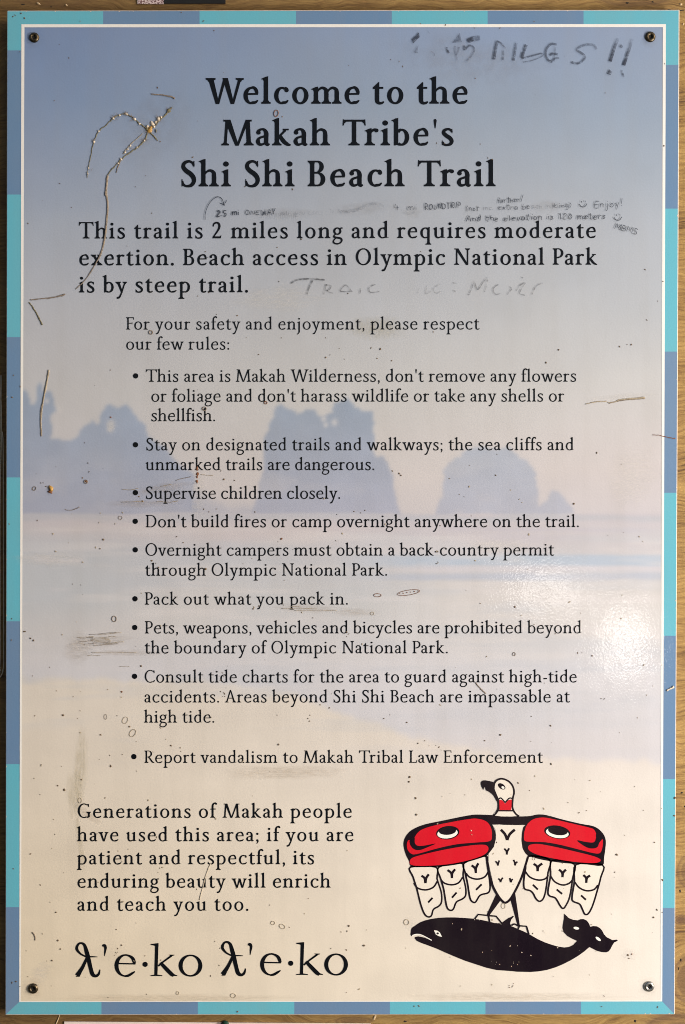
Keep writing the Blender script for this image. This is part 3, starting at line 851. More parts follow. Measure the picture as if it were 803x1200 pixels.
# border of blue and teal blocks, white line inside it
teal = mprint('teal_print', tuple(lin((98, 174, 190))), .10)
blue = mprint('blue_print', tuple(lin((102, 131, 163))), .10)
white = mprint('white_line_print', (.83, .79, .73), .05)
OL = lambda y: 9.0 - 2.0*(y-13)/1175; IL = lambda y: 25.3 - 2.6*(y-28)/1146          # outer and inner edge, left column
OR = lambda y: 795.4 - 5.2*(y-13)/1175; IR = lambda y: 780.4 - 4.3*(y-28)/1146
OT = lambda x: 13.2 - .9*(x-9)/787; IT = lambda x: 28.5 - .2*(x-25)/755
OB = lambda x: 1188.7 - .4*(x-7)/784; IB = lambda x: 1174.2 - .8*(x-23)/753
YB = -.00005
def block(p, m): return flat('border_block', [p], YB, m, sign)
block([(OL(13), OT(9)), (121, OT(121)), (121, IT(121)), (IL(28), IT(25)), (IL(59), 59), (OL(59), 59)], teal)
bx = [121, 234, 347, 459.3, 571.5, 684]
for i in range(5): block([(bx[i], OT(bx[i])), (bx[i+1], OT(bx[i+1])), (bx[i+1], IT(bx[i+1])), (bx[i], IT(bx[i]))], blue if i % 2 == 0 else teal)
block([(684, OT(684)), (OR(13), OT(795)), (OR(76), 76), (IR(76), 76), (IR(28), IT(780)), (684, IT(684))], teal)
by = [59, 228, 395, 559.5, 728, 895.5, 1063]
for i in range(6): block([(OL(by[i]), by[i]), (IL(by[i]), by[i]), (IL(by[i+1]), by[i+1]), (OL(by[i+1]), by[i+1])], blue if i % 2 == 0 else teal)
block([(OL(1063), 1063), (IL(1063), 1063), (IL(1174), IB(23)), (OL(1188), OB(7))], blue)
by = [76, 244.5, 412, 577.5, 745, 913, 1064]
for i in range(6): block([(IR(by[i]), by[i]), (OR(by[i]), by[i]), (OR(by[i+1]), by[i+1]), (IR(by[i+1]), by[i+1])], blue if i % 2 == 0 else teal)
block([(IR(1064), 1064), (OR(1064), 1064), (OR(1188), OB(790)), (IR(1173), IB(776))], blue)
bx = [119, 232, 345, 457, 569, 681]
block([(OL(1188), OB(7)), (IL(1174), IB(23)), (119, IB(119)), (119, OB(119))], teal)
for i in range(5): block([(bx[i], IB(bx[i])), (bx[i+1], IB(bx[i+1])), (bx[i+1], OB(bx[i+1])), (bx[i], OB(bx[i]))], blue if i % 2 == 0 else teal)
block([(681, IB(681)), (IR(1173), IB(776)), (OR(1188), OB(790)), (681, OB(681))], teal)
ww = lambda y: 3.6 - 1.0*(y-28)/1146
flat('white_line', [
    [(IL(28), IT(25)), (IR(28), IT(780)), (IR(28)-3.6, IT(780)+3.6), (IL(28)+3.6, IT(25)+3.6)],
    [(IR(28), IT(780)), (IR(1173), IB(776)), (IR(1173)-2.2, IB(776)-1), (IR(28)-3.6, IT(780)+3.6)],
    [(IL(28), IT(25)), (IL(28)+3.6, IT(25)+3.6), (IL(1174)+1.8, IB(23)-1), (IL(1174), IB(23))],
    [(IL(1174), IB(23)), (IL(1174)+1.8, IB(23)-1), (IR(1173)-2.2, IB(776)-1), (IR(1173), IB(776))]], -.00022, white, sign)

# worn nicks along the printed edge showing the pale core
rn = random.Random(21); nk = []
for k in range(46):
    side = k % 4; a = rn.uniform(0, 1); w_ = rn.uniform(.8, 3.2); d_ = rn.uniform(.3, 1.0)
    if side == 0: x, y = 10 + a*780, OT(10 + a*780); nk.append([(x, y-.1), (x+w_, y-.1), (x+w_*.7, y+d_), (x+w_*.3, y+d_*.8)])
    elif side == 1: y = 20 + a*1150; x = OR(y); nk.append([(x+.1, y), (x+.1, y+w_), (x-d_, y+w_*.6), (x-d_*.7, y+w_*.3)])
    elif side == 2: x, y = 10 + a*775, OB(10 + a*775); nk.append([(x, y+.1), (x+w_*.3, y-d_*.8), (x+w_*.7, y-d_), (x+w_, y+.1)])
    else: y = 20 + a*1150; x = OL(y); nk.append([(x-.1, y), (x+d_, y+w_*.3), (x+d_*.7, y+w_*.6), (x-.1, y+w_)])
flat('edge_nicks', nk, -.0002, edge, sign)['kind'] = 'stuff'

# ---------------------------------------------------------------- printed lettering, one object per line
ink = mprint('black_ink', (.005, .006, .008), .006, .10, .15)
YI = -.00032
_cache = {}
def glyph_mesh(ch, s, t):
    k = (ch, s, t)
    if k not in _cache:
        g, w_ = glyph(ch, s, t)
        _cache[k] = ((union2d(g) if g else ([], [])), w_)
    return _cache[k]
KERN = {('W', 'e'): -13, ('W', 'i'): -5, ('T', 'r'): -11, ('T', 'h'): -2, ('P', 'a'): -6, ('F', 'o'): -8, ('k', 'e'): -2, ('r', 'e'): -1, ('a', 'w'): -2, ('L', 'a'): -2}
def line(txt, x0, x1, base, cap, s, t, slope=0.0, anchors=None):
    """one line of print from x0 to x1 on the baseline; anchors fix where single words start"""
    k = cap/100; V_, F_ = [], []
    words = txt.split(' ')
    adv = []
    for wd in words:
        a = 0; xs = []
        for i, ch in enumerate(wd):
            if i: a += KERN.get((wd[i-1], ch), 0)
            xs.append(a); a += glyph_mesh(ch, s, t)[1]
        adv.append((xs, a))
    nat = sum(a for _, a in adv)*k + (len(words)-1)*31*k
    nch = len(txt) - 1
    tr = (x1 - x0 - nat)/nch + (4*k)/nch
    starts = []; x = x0 - 3*k
    for (xs, a), wd in zip(adv, words):
        starts.append(x); x += a*k + tr*len(wd) + 31*k + tr
    if anchors:
        for i, a in anchors.items(): starts[i] = a - 3*k
    for j, ((xs, a), wd) in enumerate(zip(adv, words)):
        for i, ch in enumerate(wd):
            (gv, gf), _ = glyph_mesh(ch, s, t)
            o_ = len(V_); gx = starts[j] + xs[i]*k + tr*i
            V_ += [W(gx + a_*k, base + slope*(gx + a_*k - x0) - b_*k, YI) for a_, b_ in gv]
            F_ += [[q_ + o_ for q_ in f_] for f_ in gf]
    me = bpy.data.meshes.new('text_line'); me.from_pydata(V_, [], F_)
    return link('text_line', me, ink, sign)

sl1 = -.0012
for (txt, x0, x1, b_) in (("Welcome to the", 243, 549, 121.8), ("Makah Tribe's", 260.5, 532.5, 170.6), ("Shi Shi Beach Trail", 212, 581, 218.6)):
    line(txt, x0, x1, b_, 30.2, 17.0, 8.0, sl1*.4)
for (txt, x0, x1, b_) in (("This trail is 2 miles long and requires moderate", 93, 699, 279.6), ("exertion. Beach access in Olympic National Park", 93, 700, 311), ("is by steep trail.", 93, 292, 342.8)):
    line(txt, x0, x1, b_, 19.3, 14.6, 7.4, sl1)
for (txt, x0, x1, b_) in (
        ("For your safety and enjoyment, please respect", 148, 562, 386.3), ("our few rules:", 148, 270, 409.8),
        ("This area is Makah Wilderness, don't remove any flowers", 171.5, 676, 447.5), ("or foliage and don't harass wildlife or take any shells or", 177.5, 661.5, 470.8), ("shellfish.", 177.5, 253.5, 493.6),
        ("Stay on designated trails and walkways; the sea cliffs and", 171.5, 673, 527.8), ("unmarked trails are dangerous.", 171, 440, 551.0),
        ("Supervise children closely.", 171, 400, 584.6), ("Don't build fires or camp overnight anywhere on the trail.", 171, 679.5, 617.9),
        ("Overnight campers must obtain a back-country permit", 170.5, 649.5, 651.2), ("through Olympic National Park.", 170.5, 455, 674.7),
        ("Pack out what you pack in.", 170, 409, 708.6),
        ("Pets, weapons, vehicles and bicycles are prohibited beyond", 170, 682, 742.3), ("the boundary of Olympic National Park.", 170, 526, 765.7),
        ("Consult tide charts for the area to guard against high-tide", 169.5, 676.5, 799.8), ("accidents. Areas beyond Shi Shi Beach are impassable at", 169.5, 668, 823.2), ("high tide.", 169.5, 252.5, 846.8),
        ("Report vandalism to Makah Tribal Law Enforcement", 169.5, 636.5, 894.0)):
    line(txt, x0, x1, b_, 14.5, 11.4, 6.6, -.0004)
for (txt, x0, x1, b_) in (("Generations of Makah people", 91, 413, 958.3), ("have used this area; if you are", 91, 415, 985.8), ("patient and respectful, its", 91, 369, 1012.8), ("enduring beauty will enrich", 91, 388, 1040.2), ("and teach you too.", 91, 292.5, 1067.2)):
    line(txt, x0, x1, b_, 16.6, 13.2, 7.0, -.0004)
for (x, y) in ((159.2, 440.5), (159, 521.2), (159, 577.3), (158.8, 610.9), (158.8, 644.3), (158.5, 701.7), (158.2, 735.3), (158, 792.5), (157.2, 886.6)):
    flat('bullet_point', disc(x, y, 3.1, n=20), YI, ink, sign)

# the two large words in another face: barred lambda, stop, e, raised dot, k, o
def phrase(ox, oy, k, P):
    z = Z(ox, oy, k); polys = []
    def rb(pts, n=8): polys.extend([z(q_) for q_ in ribbon(cr([(x, y, w_*1.38) for x, y, w_ in pts], n))])
    def rg(cx, cy, rx, ry, s, t, a0, a1, tilt): polys.extend([z([(x, cy*2 - y) for x, y in q_]) for q_ in bowl(cx, cy, rx, ry, s, t, a0, a1, tilt)])
    lx, ly, ex, ey, dx, dy, kx, ky, oxx, oyy = P[:10]
    # barred lambda with loop (drawn in the first word's enlargement)
    rb([(lx+66, ly+72, 9), (lx+40, ly+128, 13), (lx+11, ly+172, 17)])
    rb([(lx+65, ly+76, 6), (lx+30, ly+58, 7), (lx+10, ly+32, 11), (lx+18, ly+8, 8), (lx+34, ly+2, 8), (lx+50, ly+12, 11), (lx+60, ly+42, 15), (lx+70, ly+80, 16), (lx+82, ly+132, 15), (lx+92, ly+164, 15), (lx+108, ly+174, 11), (lx+124, ly+164, 9), (lx+131, ly+140, 4)])
    rb([(lx+62, ly+74, 5), (lx+90, ly+73, 5), (lx+118, ly+74, 2.5)])
    polys.append(z([(lx+5, ly+178), (lx+24, ly+178), (lx+34, ly+160), (lx+18, ly+160)]))
    rb([(lx+143, ly+16, 6), (lx+154, ly+15, 12), (lx+160, ly+26, 10), (lx+157, ly+50, 6), (lx+155, ly+70, 2)])
    return z, polys, rb, rg
z, polys, rb, rg = phrase(80, 1080, 4.46, (36, 110, 0, 0, 0, 0, 0, 0, 0, 0))
def rest(z, polys, sc, X0, B):
    """e dot k o; X0 = left of e, B = baseline, sc = enlargement scale against the first word"""
    def rb(pts, n=8): polys.extend([z([(X0 + x*sc, B - y*sc) for x, y in q_]) for q_ in ribbon(cr([(x, y, w_*1.28) for x, y, w_ in pts], n))])
    def bw(cx, cy, rx, ry, s, t, a0, a1, tilt=-16): polys.extend([z([(X0 + x*sc, B - y*sc) for x, y in q_]) for q_ in bowl(cx, cy, rx, ry, s, t, a0, a1, tilt)])
    def pg(pts): polys.append(z([(X0 + x*sc, B - y*sc) for x, y in pts]))
    bw(57, 55, 57, 59, 21, 8.5, 90, 265)
    rb([(57, 111, 6.5), (78, 105, 9), (95, 92, 13), (103, 74, 13), (105, 64, 10)])
    rb([(14, 66, 6), (60, 64.5, 6), (109, 64, 6)])
    rb([(52, -1, 7), (72, 2.5, 10), (92, 14, 9), (107, 24, 4)])
    for q_ in disc(160, 61, 13.5, n=22): pg(q_)
    pg([(208, 4), (224, 4), (224, 165), (213, 163)]); pg([(188, 163), (190, 168), (229, 172), (229, 150), (210, 158)])
    pg([(208, 0), (224, 0), (230, 172), (212, 160)])
    pg([(188, 0), (250, 0), (250, 4), (226, 8), (212, 8), (188, 4)])
    rb([(228, 52, 7), (262, 80, 7), (298, 106, 8)]); pg([(282, 112), (313, 112), (313, 108), (296, 103)])
    rb([(240, 70, 13), (270, 38, 16), (298, 10, 16), (310, 3, 12)]); pg([(294, 0), (328, 0), (328, 4), (306, 12)])
    bw(397, 54.5, 62, 58, 21, 8.5, 0, 360)
rest(z, polys, 1.0, 243, 284)
flat('text_line', polys, YI, ink, sign)['label'] = 'first of the two large dark words in the phonetic alphabet'
z2_ = Z(240, 1080, 4.226)
polys2 = [[(p_[0]*1.0 + 170.6, p_[1] - 1.3) for p_ in q_] for q_ in polys[:]]
# second word: same letters set a little to the right
flat('text_line', polys2, YI, ink, sign)['label'] = 'second of the two large dark words in the phonetic alphabet'

# ---------------------------------------------------------------- bird and whale emblem
eb = mprint('emblem_black', (.010, .006, .010), .03, .13, .35)
er = mprint('emblem_red', (.60, .010, .022), .04, .15)
ec = mprint('emblem_cream', tuple(lin((224, 214, 200))), .06, .15)
A_, B_, C_, D_ = Z(460, 900, 5.736), Z(590, 900, 5.736), Z(460, 1000, 5.736), Z(590, 1000, 5.736)
H_, N_ = Z(530, 900, 6.69), Z(540, 960, 8.03)
em = flat('bird_emblem', [
    A_(spl([(75, 520), (82, 475), (108, 435), (150, 405), (220, 378), (330, 355), (450, 330), (540, 314), (600, 313), (680, 316), (810, 319), (810, 381), (684, 380), (692, 430), (692, 490), (675, 545), (640, 585), (560, 615), (450, 645), (330, 662), (200, 666), (126, 662), (112, 625), (90, 580)], 3)),
    B_(spl([(0, 322), (100, 325), (180, 322), (230, 312), (290, 316), (400, 346), (520, 374), (610, 392), (660, 428), (685, 470), (688, 520), (677, 600), (664, 656), (560, 648), (420, 640), (290, 622), (190, 598), (148, 572), (125, 530), (120, 470), (134, 400), (140, 382), (0, 381)], 3)),
], YI, eb, sign)
em['label'] = 'black, red and white bird with spread wings and tail feathers'
def sub(name, polys, y, m): 
    o_ = flat(name, polys, y, m, sign); o_.parent = em; o_.matrix_parent_inverse = Matrix.Identity(4)
    return o_
# em itself sits at the origin, so its children need no offset
em_loc = em.location
def rbn(z, pts, w_, closed=False, n=5):
    p_ = spl(pts, n, closed)
    if closed: p_ = p_ + [p_[0], p_[1]]
    return [z(q_) for q_ in ribbon([(x, y, w_) for x, y in p_])]
def rbp(z, pts, w_): return [z(q_) for q_ in ribbon([(x, y, w_) for x, y in pts])]
Y2, Y3, Y4, Y5 = YI - .00012, YI - .00024, YI - .00036, YI - .00048
sub('red_wing', [A_(spl([(150, 462), (165, 440), (200, 412), (280, 386), (400, 362), (510, 343), (570, 340), (630, 358), (662, 400), (669, 450), (655, 490), (560, 500), (430, 512), (300, 540), (170, 576), (128, 576), (102, 548), (97, 512), (106, 486), (125, 480)], 4)),
                 A_(spl([(116, 635), (130, 605), (200, 582), (330, 552), (450, 530), (560, 516), (620, 516), (643, 530), (640, 560), (600, 590), (500, 622), (380, 645), (250, 656), (160, 656), (124, 648)], 4))], Y2, er)
sub('red_wing', [B_(spl([(138, 470), (143, 420), (163, 375), (205, 342), (270, 332), (350, 346), (450, 370), (570, 398), (608, 412), (626, 445), (650, 470), (668, 482), (664, 540), (645, 572), (600, 570), (500, 545), (380, 515), (280, 498), (180, 495), (146, 490)], 4)),
                 B_(spl([(165, 537), (180, 515), (240, 510), (350, 530), (480, 560), (600, 590), (650, 612), (645, 630), (600, 638), (480, 630), (350, 610), (240, 585), (185, 562)], 4))], Y2, er)
def ell(cx, cy, rx, ry, rot=0, n=26):
    r_ = R(rot)
    return [(cx + rx*math.cos(a)*math.cos(r_) - ry*math.sin(a)*math.sin(r_), cy + rx*math.cos(a)*math.sin(r_) + ry*math.sin(a)*math.cos(r_)) for a in [2*math.pi*k/n for k in range(n)]]
sub('wing_hook', [A_(spl([(118, 478), (148, 462), (150, 500), (166, 520), (205, 522), (290, 507), (235, 532), (185, 550), (146, 545), (120, 515)], 4)),
    ], Y3, eb)
sub('wing_hook', [B_(spl([(495, 486), (560, 497), (608, 498), (622, 470), (624, 440), (650, 446), (668, 470), (645, 500), (632, 530), (600, 540), (555, 530)], 4))], Y3, eb)
sub('eye_ring', [A_(ell(372, 434, 78, 45, -7))], Y3, eb); sub('eye_ring', [B_(ell(362, 430, 88, 44, 9))], Y3, eb)
ew = mprint('emblem_white', (.84, .80, .72), .03, .15)
sub('wing_eye', [A_(ell(370, 438, 69, 34, -7))], Y4, ew); sub('wing_eye', [B_(ell(362, 435, 77, 34, 9))], Y4, ew)
sub('wing_pupil', [A_(ell(370, 421, 58, 27, -4))], Y5, eb); sub('wing_pupil', [B_(ell(366, 421, 66, 29, 8))], Y5, eb)
F = [(C_, [(122, 92), (292, 92), (300, 170), (328, 260), (330, 325), (312, 354), (276, 376), (262, 418), (240, 426), (215, 405), (190, 340), (165, 240), (140, 160)], [(145, 198), (170, 233), (225, 245), (275, 227), (301, 188)], [((195, 150), (215, 165), (222, 200)), ((245, 140), (228, 165), (222, 200))], ((240, 330), (270, 298))),
     (C_, [(312, 92), (466, 66), (475, 150), (492, 230), (492, 282), (470, 306), (430, 327), (410, 373), (388, 382), (365, 355), (345, 240), (325, 170)], [(325, 174), (350, 200), (400, 211), (445, 197), (472, 160)], [((370, 112), (395, 132), (400, 166)), ((422, 106), (403, 132), (400, 166))], ((400, 298), (432, 262))),
     (C_, [(484, 64), (632, 18), (645, 120), (655, 200), (655, 243), (640, 266), (590, 281), (560, 325), (542, 327), (522, 300), (505, 200), (490, 130)], [(495, 133), (520, 160), (570, 173), (620, 158), (645, 122)], [((532, 80), (555, 100), (561, 132)), ((578, 66), (562, 98), (561, 132))], ((562, 245), (600, 207))),
     (D_, [(165, 20), (310, 42), (300, 130), (286, 240), (270, 300), (245, 322), (220, 305), (200, 268), (180, 250), (142, 236), (138, 180), (150, 100)], [(148, 122), (180, 160), (235, 179), (280, 171), (303, 146)], [((203, 70), (226, 88), (230, 120)), ((262, 68), (236, 88), (230, 120))], ((198, 210), (232, 243))),
     (D_, [(328, 48), (475, 72), (465, 170), (446, 290), (420, 350), (400, 370), (380, 348), (350, 300), (312, 286), (300, 255), (318, 150)], [(318, 152), (345, 190), (395, 212), (440, 202), (465, 178)], [((374, 108), (395, 130), (397, 160)), ((421, 108), (402, 130), (397, 160))], ((358, 242), (395, 272))),
     (D_, [(490, 74), (666, 78), (655, 160), (628, 260), (600, 350), (572, 403), (548, 408), (530, 372), (512, 340), (470, 322), (462, 292), (478, 190)], [(478, 190), (510, 230), (560, 251), (610, 242), (635, 212)], [((537, 145), (556, 165), (557, 198)), ((583, 148), (562, 165), (557, 198))], ((522, 282), (555, 312)))]
for z, out, arc, vm, sl_ in F:
    sub('feather_fill', [z(spl(out, 3))], YI + .00008, ec)
    pl = rbn(z, out, 11.5, True, 4) + rbn(z, arc, 11.5)
    for v_ in vm: pl += rbn(z, v_, 16)
    pl += rbp(z, sl_, 13)
    sub('feather', pl, YI, eb)
sub('body_fill', [N_([(296, 50), (325, 90), (332, 150), (330, 190), (312, 260), (262, 325), (262, 400), (278, 480), (310, 620), (360, 720), (395, 768), (420, 782), (465, 745), (520, 660), (580, 530), (612, 430), (632, 352), (605, 320), (580, 270), (570, 200), (574, 110), (590, 56)])], Y2, ec)
pl = rbn(N_, [(244, 345), (262, 480), (300, 620), (350, 715), (392, 768), (422, 784), (465, 752), (520, 660), (575, 540), (610, 430), (634, 350)], 21)
for a, w_ in ((((378, 97), (418, 142), (437, 195)), 19), (((510, 97), (462, 140), (437, 195)), 19), (((410, 275), (430, 300), (433, 332)), 13), (((457, 272), (440, 300), (433, 332)), 13), (((326, 395), (342, 410), (350, 435)), 12), (((364, 386), (356, 408), (350, 435)), 12),
              (((496, 381), (508, 405), (511, 434)), 13), (((534, 399), (520, 410), (511, 434)), 12), (((353, 557), (368, 570), (375, 592)), 12), (((397, 549), (382, 568), (375, 592)), 12), (((461, 551), (466, 570), (471, 593)), 13), (((490, 562), (480, 572), (471, 593)), 12)):
    pl += rbn(N_, a, w_*1.3)
sub('body_marking', pl, Y3, eb)
sub('leg', [N_([(338, 698), (378, 760), (268, 908), (244, 900)]), N_([(468, 752), (512, 690), (558, 1008), (538, 1010)])], YI, eb)
sub('head_fill', [H_(spl([(322, 165), (328, 125), (348, 97), (378, 84), (410, 87), (445, 105), (475, 142), (484, 190), (472, 240), (470, 300), (478, 325), (520, 375), (330, 372), (362, 322), (366, 270), (350, 230), (333, 195)], 3))], Y2, ec)
sub('head_outline', rbn(H_, [(326, 165), (330, 125), (348, 97), (380, 84), (412, 88), (447, 107), (475, 142), (485, 190), (475, 240), (472, 300), (480, 330), (500, 360), (525, 378)], 14) + rbn(H_, [(326, 165), (342, 205), (356, 240), (364, 280), (362, 320), (345, 352), (325, 372)], 14)
    + [H_(spl([(226, 125), (232, 104), (252, 96), (285, 100), (328, 114), (328, 160), (342, 210), (358, 245), (352, 262), (325, 215), (290, 186), (268, 175), (258, 150), (250, 152), (247, 170), (238, 158)], 3))]
    + rbn(H_, [(362, 245), (378, 234), (392, 242), (415, 270)], 10) + rbn(H_, [(415, 270), (440, 242), (455, 234), (472, 238)], 10) + rbp(H_, ((360, 334), (480, 334)), 11) + [H_(ell(388, 143, 33, 20, 35))], Y3, eb)
sub('red_collar', [H_([(369, 248), (390, 250), (415, 278), (442, 250), (466, 246), (463, 328), (371, 328)])], Y4, er)
sub('head_eye', [H_(ell(398, 152, 13, 9, 35))], Y4, ew)
wh = flat('whale_emblem', [
    C_([(125, 515), (131, 500), (160, 480), (185, 464), (220, 450), (262, 440), (310, 433), (365, 430), (420, 430), (480, 433), (540, 438), (600, 447), (650, 458), (690, 468), (730, 470), (755, 452), (780, 434), (803, 425)]) + D_([(60, 420), (72, 422), (52, 446), (45, 470), (52, 488), (100, 508), (150, 530), (190, 552), (230, 575), (280, 598), (330, 615), (370, 626), (410, 632), (440, 629), (470, 615), (495, 588), (460, 572), (430, 555), (405, 528), (398, 500), (400, 480), (407, 440), (408, 404), (440, 434), (470, 446), (500, 450), (520, 442), (540, 441), (562, 452), (575, 470), (584, 493), (605, 488), (630, 490), (650, 502), (665, 520), (676, 543), (695, 563), (735, 583), (762, 579), (770, 587), (745, 598), (732, 618), (720, 642), (708, 658), (690, 665), (660, 663), (630, 655), (604, 642), (578, 629), (545, 658), (500, 690), (450, 720), (400, 745), (350, 766), (290, 784), (235, 793), (180, 797), (90, 795)]) +
    C_([(800, 791), (700, 784), (630, 768), (560, 745), (490, 722), (430, 698), (360, 668), (300, 641), (240, 618), (190, 600), (165, 588), (151, 572), (152, 562), (175, 557), (215, 565), (262, 585), (215, 556), (180, 545), (150, 543), (128, 556), (122, 545)])], YI - .00002, eb, sign)
wh['label'] = 'black whale under the bird, mouth to the left'
def subw(name, polys, y, m):
    o_ = flat(name, polys, y, m, sign); o_.parent = wh; o_.matrix_parent_inverse = Matrix.Identity(4); return o_
subw('eye', [C_([(279, 517), (300, 518), (318, 530), (333, 560), (312, 556), (292, 545)])], Y2, ew)
subw('pupil', [C_(ell(304, 537, 8, 7))], Y3, eb)
subw('mouth', rbn(C_, [(134, 552), (155, 544), (185, 545), (220, 560), (264, 584)], 6) , Y2, ew)
subw('tail_marking', [D_(ell(490, 502, 19, 9, 10)), D_(ell(637, 574, 21, 9, 38))], Y2, ew)
pl = rbp(N_, ((130, 942), (165, 895), (335, 912), (388, 978)), 14) + rbp(N_, ((262, 905), (274, 968)), 14) + rbn(N_, ((478, 1000), (495, 988), (512, 986), (545, 1005)), 14) + rbp(N_, ((541, 1030), (556, 1002), (620, 1006), (642, 1082)), 15)
sub('claw', pl, Y3, eb)

# ---------------------------------------------------------------- screws
bronze = mplain('bronze_screw', (.10, .075, .045), .38, .9, var=.5, scale=900, bump=.0001)
steel = mplain('weathered_steel', (.36, .34, .31), .35, .9, var=.35, scale=900, bump=.0001)
hole = mplain('socket_black', (.010, .008, .006), .8)  # near-black face at the bottom of each screw socket
def screw(px, py, rad, mat, rot, label):
    c = W(px, py); bm = bmesh.new(); n = 24; r_ = rad*S
    def ring(rr, y): return [bm.verts.new((c.x + rr*math.cos(2*math.pi*k/n), y, c.z + rr*math.sin(2*math.pi*k/n))) for k in range(n)]
    def sq(h, y):
        out = []
        for k in range(n):
            a = 2*math.pi*k/n; q_ = max(abs(math.cos(a)), abs(math.sin(a)))
            x, z_ = h*math.cos(a)/q_, h*math.sin(a)/q_
            out.append(bm.verts.new((c.x + x*math.cos(rot) - z_*math.sin(rot), y, c.z + x*math.sin(rot) + z_*math.cos(rot))))
        return out
    yb = -.0001
    rs_ = [ring(r_*1.0, yb), ring(r_*1.0, yb-.0006), ring(r_*.93, yb-.0012), ring(r_*.78, yb-.0018), ring(r_*.60, yb-.0021), ring(r_*.50, yb-.0018), sq(r_*.34, yb-.0017), sq(r_*.30, yb-.0006)]
    for a, b2 in zip(rs_, rs_[1:]):
        for k in range(n): bm.faces.new((a[k], a[(k+1) % n], b2[(k+1) % n], b2[k]))
    bmesh.ops.recalc_face_normals(bm, faces=bm.faces)
    me = bpy.data.meshes.new('screw'); bm.to_mesh(me); bm.free()
    for p_ in me.polygons: p_.use_smooth = True
    o_ = link('screw', me, mat, sign); o_['label'] = label
    bm = bmesh.new(); bm.faces.new(sq(r_*.31, yb-.0007))
    me = bpy.data.meshes.new('socket'); bm.to_mesh(me); bm.free()
    s_ = link('socket', me, hole, None); s_.parent = o_
    return o_
screw(40.3, 44.2, 5.9, bronze, .5, 'dark bronze screw in the upper left corner')
screw(762, 43.4, 6.2, bronze, .75, 'brassy screw in the upper right corner')
screw(39.0, 1158.2, 6.0, bronze, .3, 'dark screw in the lower left corner')
screw(760.6, 1155.8, 6.2, steel, .8, 'grey steel screw in the lower right corner')

# ---------------------------------------------------------------- dried stems, crumbs, rust and specks stuck on the face
stem = mplain('dried_stem', (.21, .16, .12), .8, var=.35, scale=700)
olive = mplain('olive_moss', (.17, .145, .08), .85, var=.4, scale=900)
tan_ = mplain('tan_residue', (.36, .29, .20), .8, var=.25, scale=900)
crust = mplain('pale_crust', (.62, .52, .40), .6, var=.3, scale=1500, bump=.0002)
amber = mplain('amber_crumb', (.42, .23, .05), .5, var=.5, scale=1200)
rust = mplain('rust_brown', (.20, .075, .03), .8, var=.4, scale=900)
speck_m = mplain('dark_speck', (.14, .09, .05), .7, var=.5, scale=800)
K_ = Z(90, 100, 6.177); Q_ = Z(20, 220, 5.019)
YD = -.0004
rt = random.Random(11)
def wobble(pts, a):
    return [(x + rt.uniform(-a, a), y + rt.uniform(-a, a)) for x, y in pts]
def stemtube(pts, r0, r1, mat, name='dried_stem', label=None, n=6, wob=.25):
    p_ = wobble(spl(pts, n, False), wob)
    rr = [r0 + (r1-r0)*i/(len(p_)-1) for i in range(len(p_))]
    rr = [q_*rt.uniform(.7, 1.25) for q_ in rr]
    o_ = tube(name, p_, 0, mat, sign, YD, rads=rr, flatz=.42)
    if label: o_['label'] = label
    return o_
t1 = stemtube(K_([(75, 670), (82, 620), (92, 570), (105, 500), (125, 410), (160, 335), (215, 290), (260, 243), (310, 215), (360, 208), (415, 240), (460, 280), (505, 315)]), .32, .7, olive, label='thin beaded stem curling down to the left', wob=.4)
t2 = stemtube(K_([(690, 162), (665, 185), (640, 220), (600, 255), (560, 300), (520, 335), (490, 400), (440, 450), (380, 492), (330, 530), (290, 572), (250, 615), (222, 655)]), .9, .5, olive, label='mossy stem crossing the upper left sky', wob=.45)
stemtube(K_([(222, 655), (215, 720), (210, 803)]) + Q_([(520, 20), (532, 100), (526, 200), (516, 290), (497, 375), (452, 468), (400, 545), (345, 598)]), .8, .5, stem, label='long thin brown stem running down across the first lines', wob=.12)
stemtube([(x+1.1, y) for x, y in K_([(222, 655), (215, 720), (210, 803)]) + Q_([(520, 20), (532, 100), (526, 200), (516, 290), (497, 375), (478, 420)])], .5, .3, tan_, 'stem_skin', wob=.2)
stemtube(K_([(525, 335), (560, 370), (587, 402)]), .9, .6, olive)
stemtube(K_([(320, 540), (300, 590), (288, 632)]), .6, .5, stem)
stemtube(K_([(478, 350), (440, 385), (400, 420), (355, 470), (340, 500)]), .3, .5, tan_)
stemtube(K_([(540, 64), (580, 68), (620, 72), (680, 82), (710, 96)]), .55, 1.0, stem, label='short brown stem above the beaded one')
stemtube(Q_([(78, 660), (140, 653), (200, 648), (250, 638), (285, 626)]), .5, .9, stem, label='short brown stem by the left border')
stemtube(Q_([(72, 672), (95, 705), (120, 745), (150, 808)]), .55, .9, olive, label='short olive stem by the left border')
U_ = Z(0, 420, 3.088); X_ = Z(500, 420, 3.088)
stemtube(U_([(178, 42), (170, 90), (158, 150), (151, 205), (150, 240), (153, 280)]), 1.0, .5, tan_, label='pale upright stem over the left sea stack')
stemtube([(x-.9, y+1) for x, y in U_([(178, 42), (170, 90), (158, 150), (150, 205), (153, 280)])], .4, .5, stem)
stemtube(X_([(575, 166), (610, 158), (652, 155)]), .35, .6, tan_); stemtube(X_([(655, 160), (680, 158), (700, 150), (740, 146), (790, 142)]), .4, .9, tan_, label='flat tan stem right of the rules')
stemtube(X_([(660, 163), (700, 154), (745, 149), (790, 146)]), .3, .4, stem)
stemtube([(765, 509.5), (773, 510.3), (785, 513), (791.5, 513.8)], .35, .6, rust)
stemtube(Z(620, 640, 4.388)([(708, 742), (728, 732), (746, 722)]), 1.0, 1.2, crust, 'paint_chip')
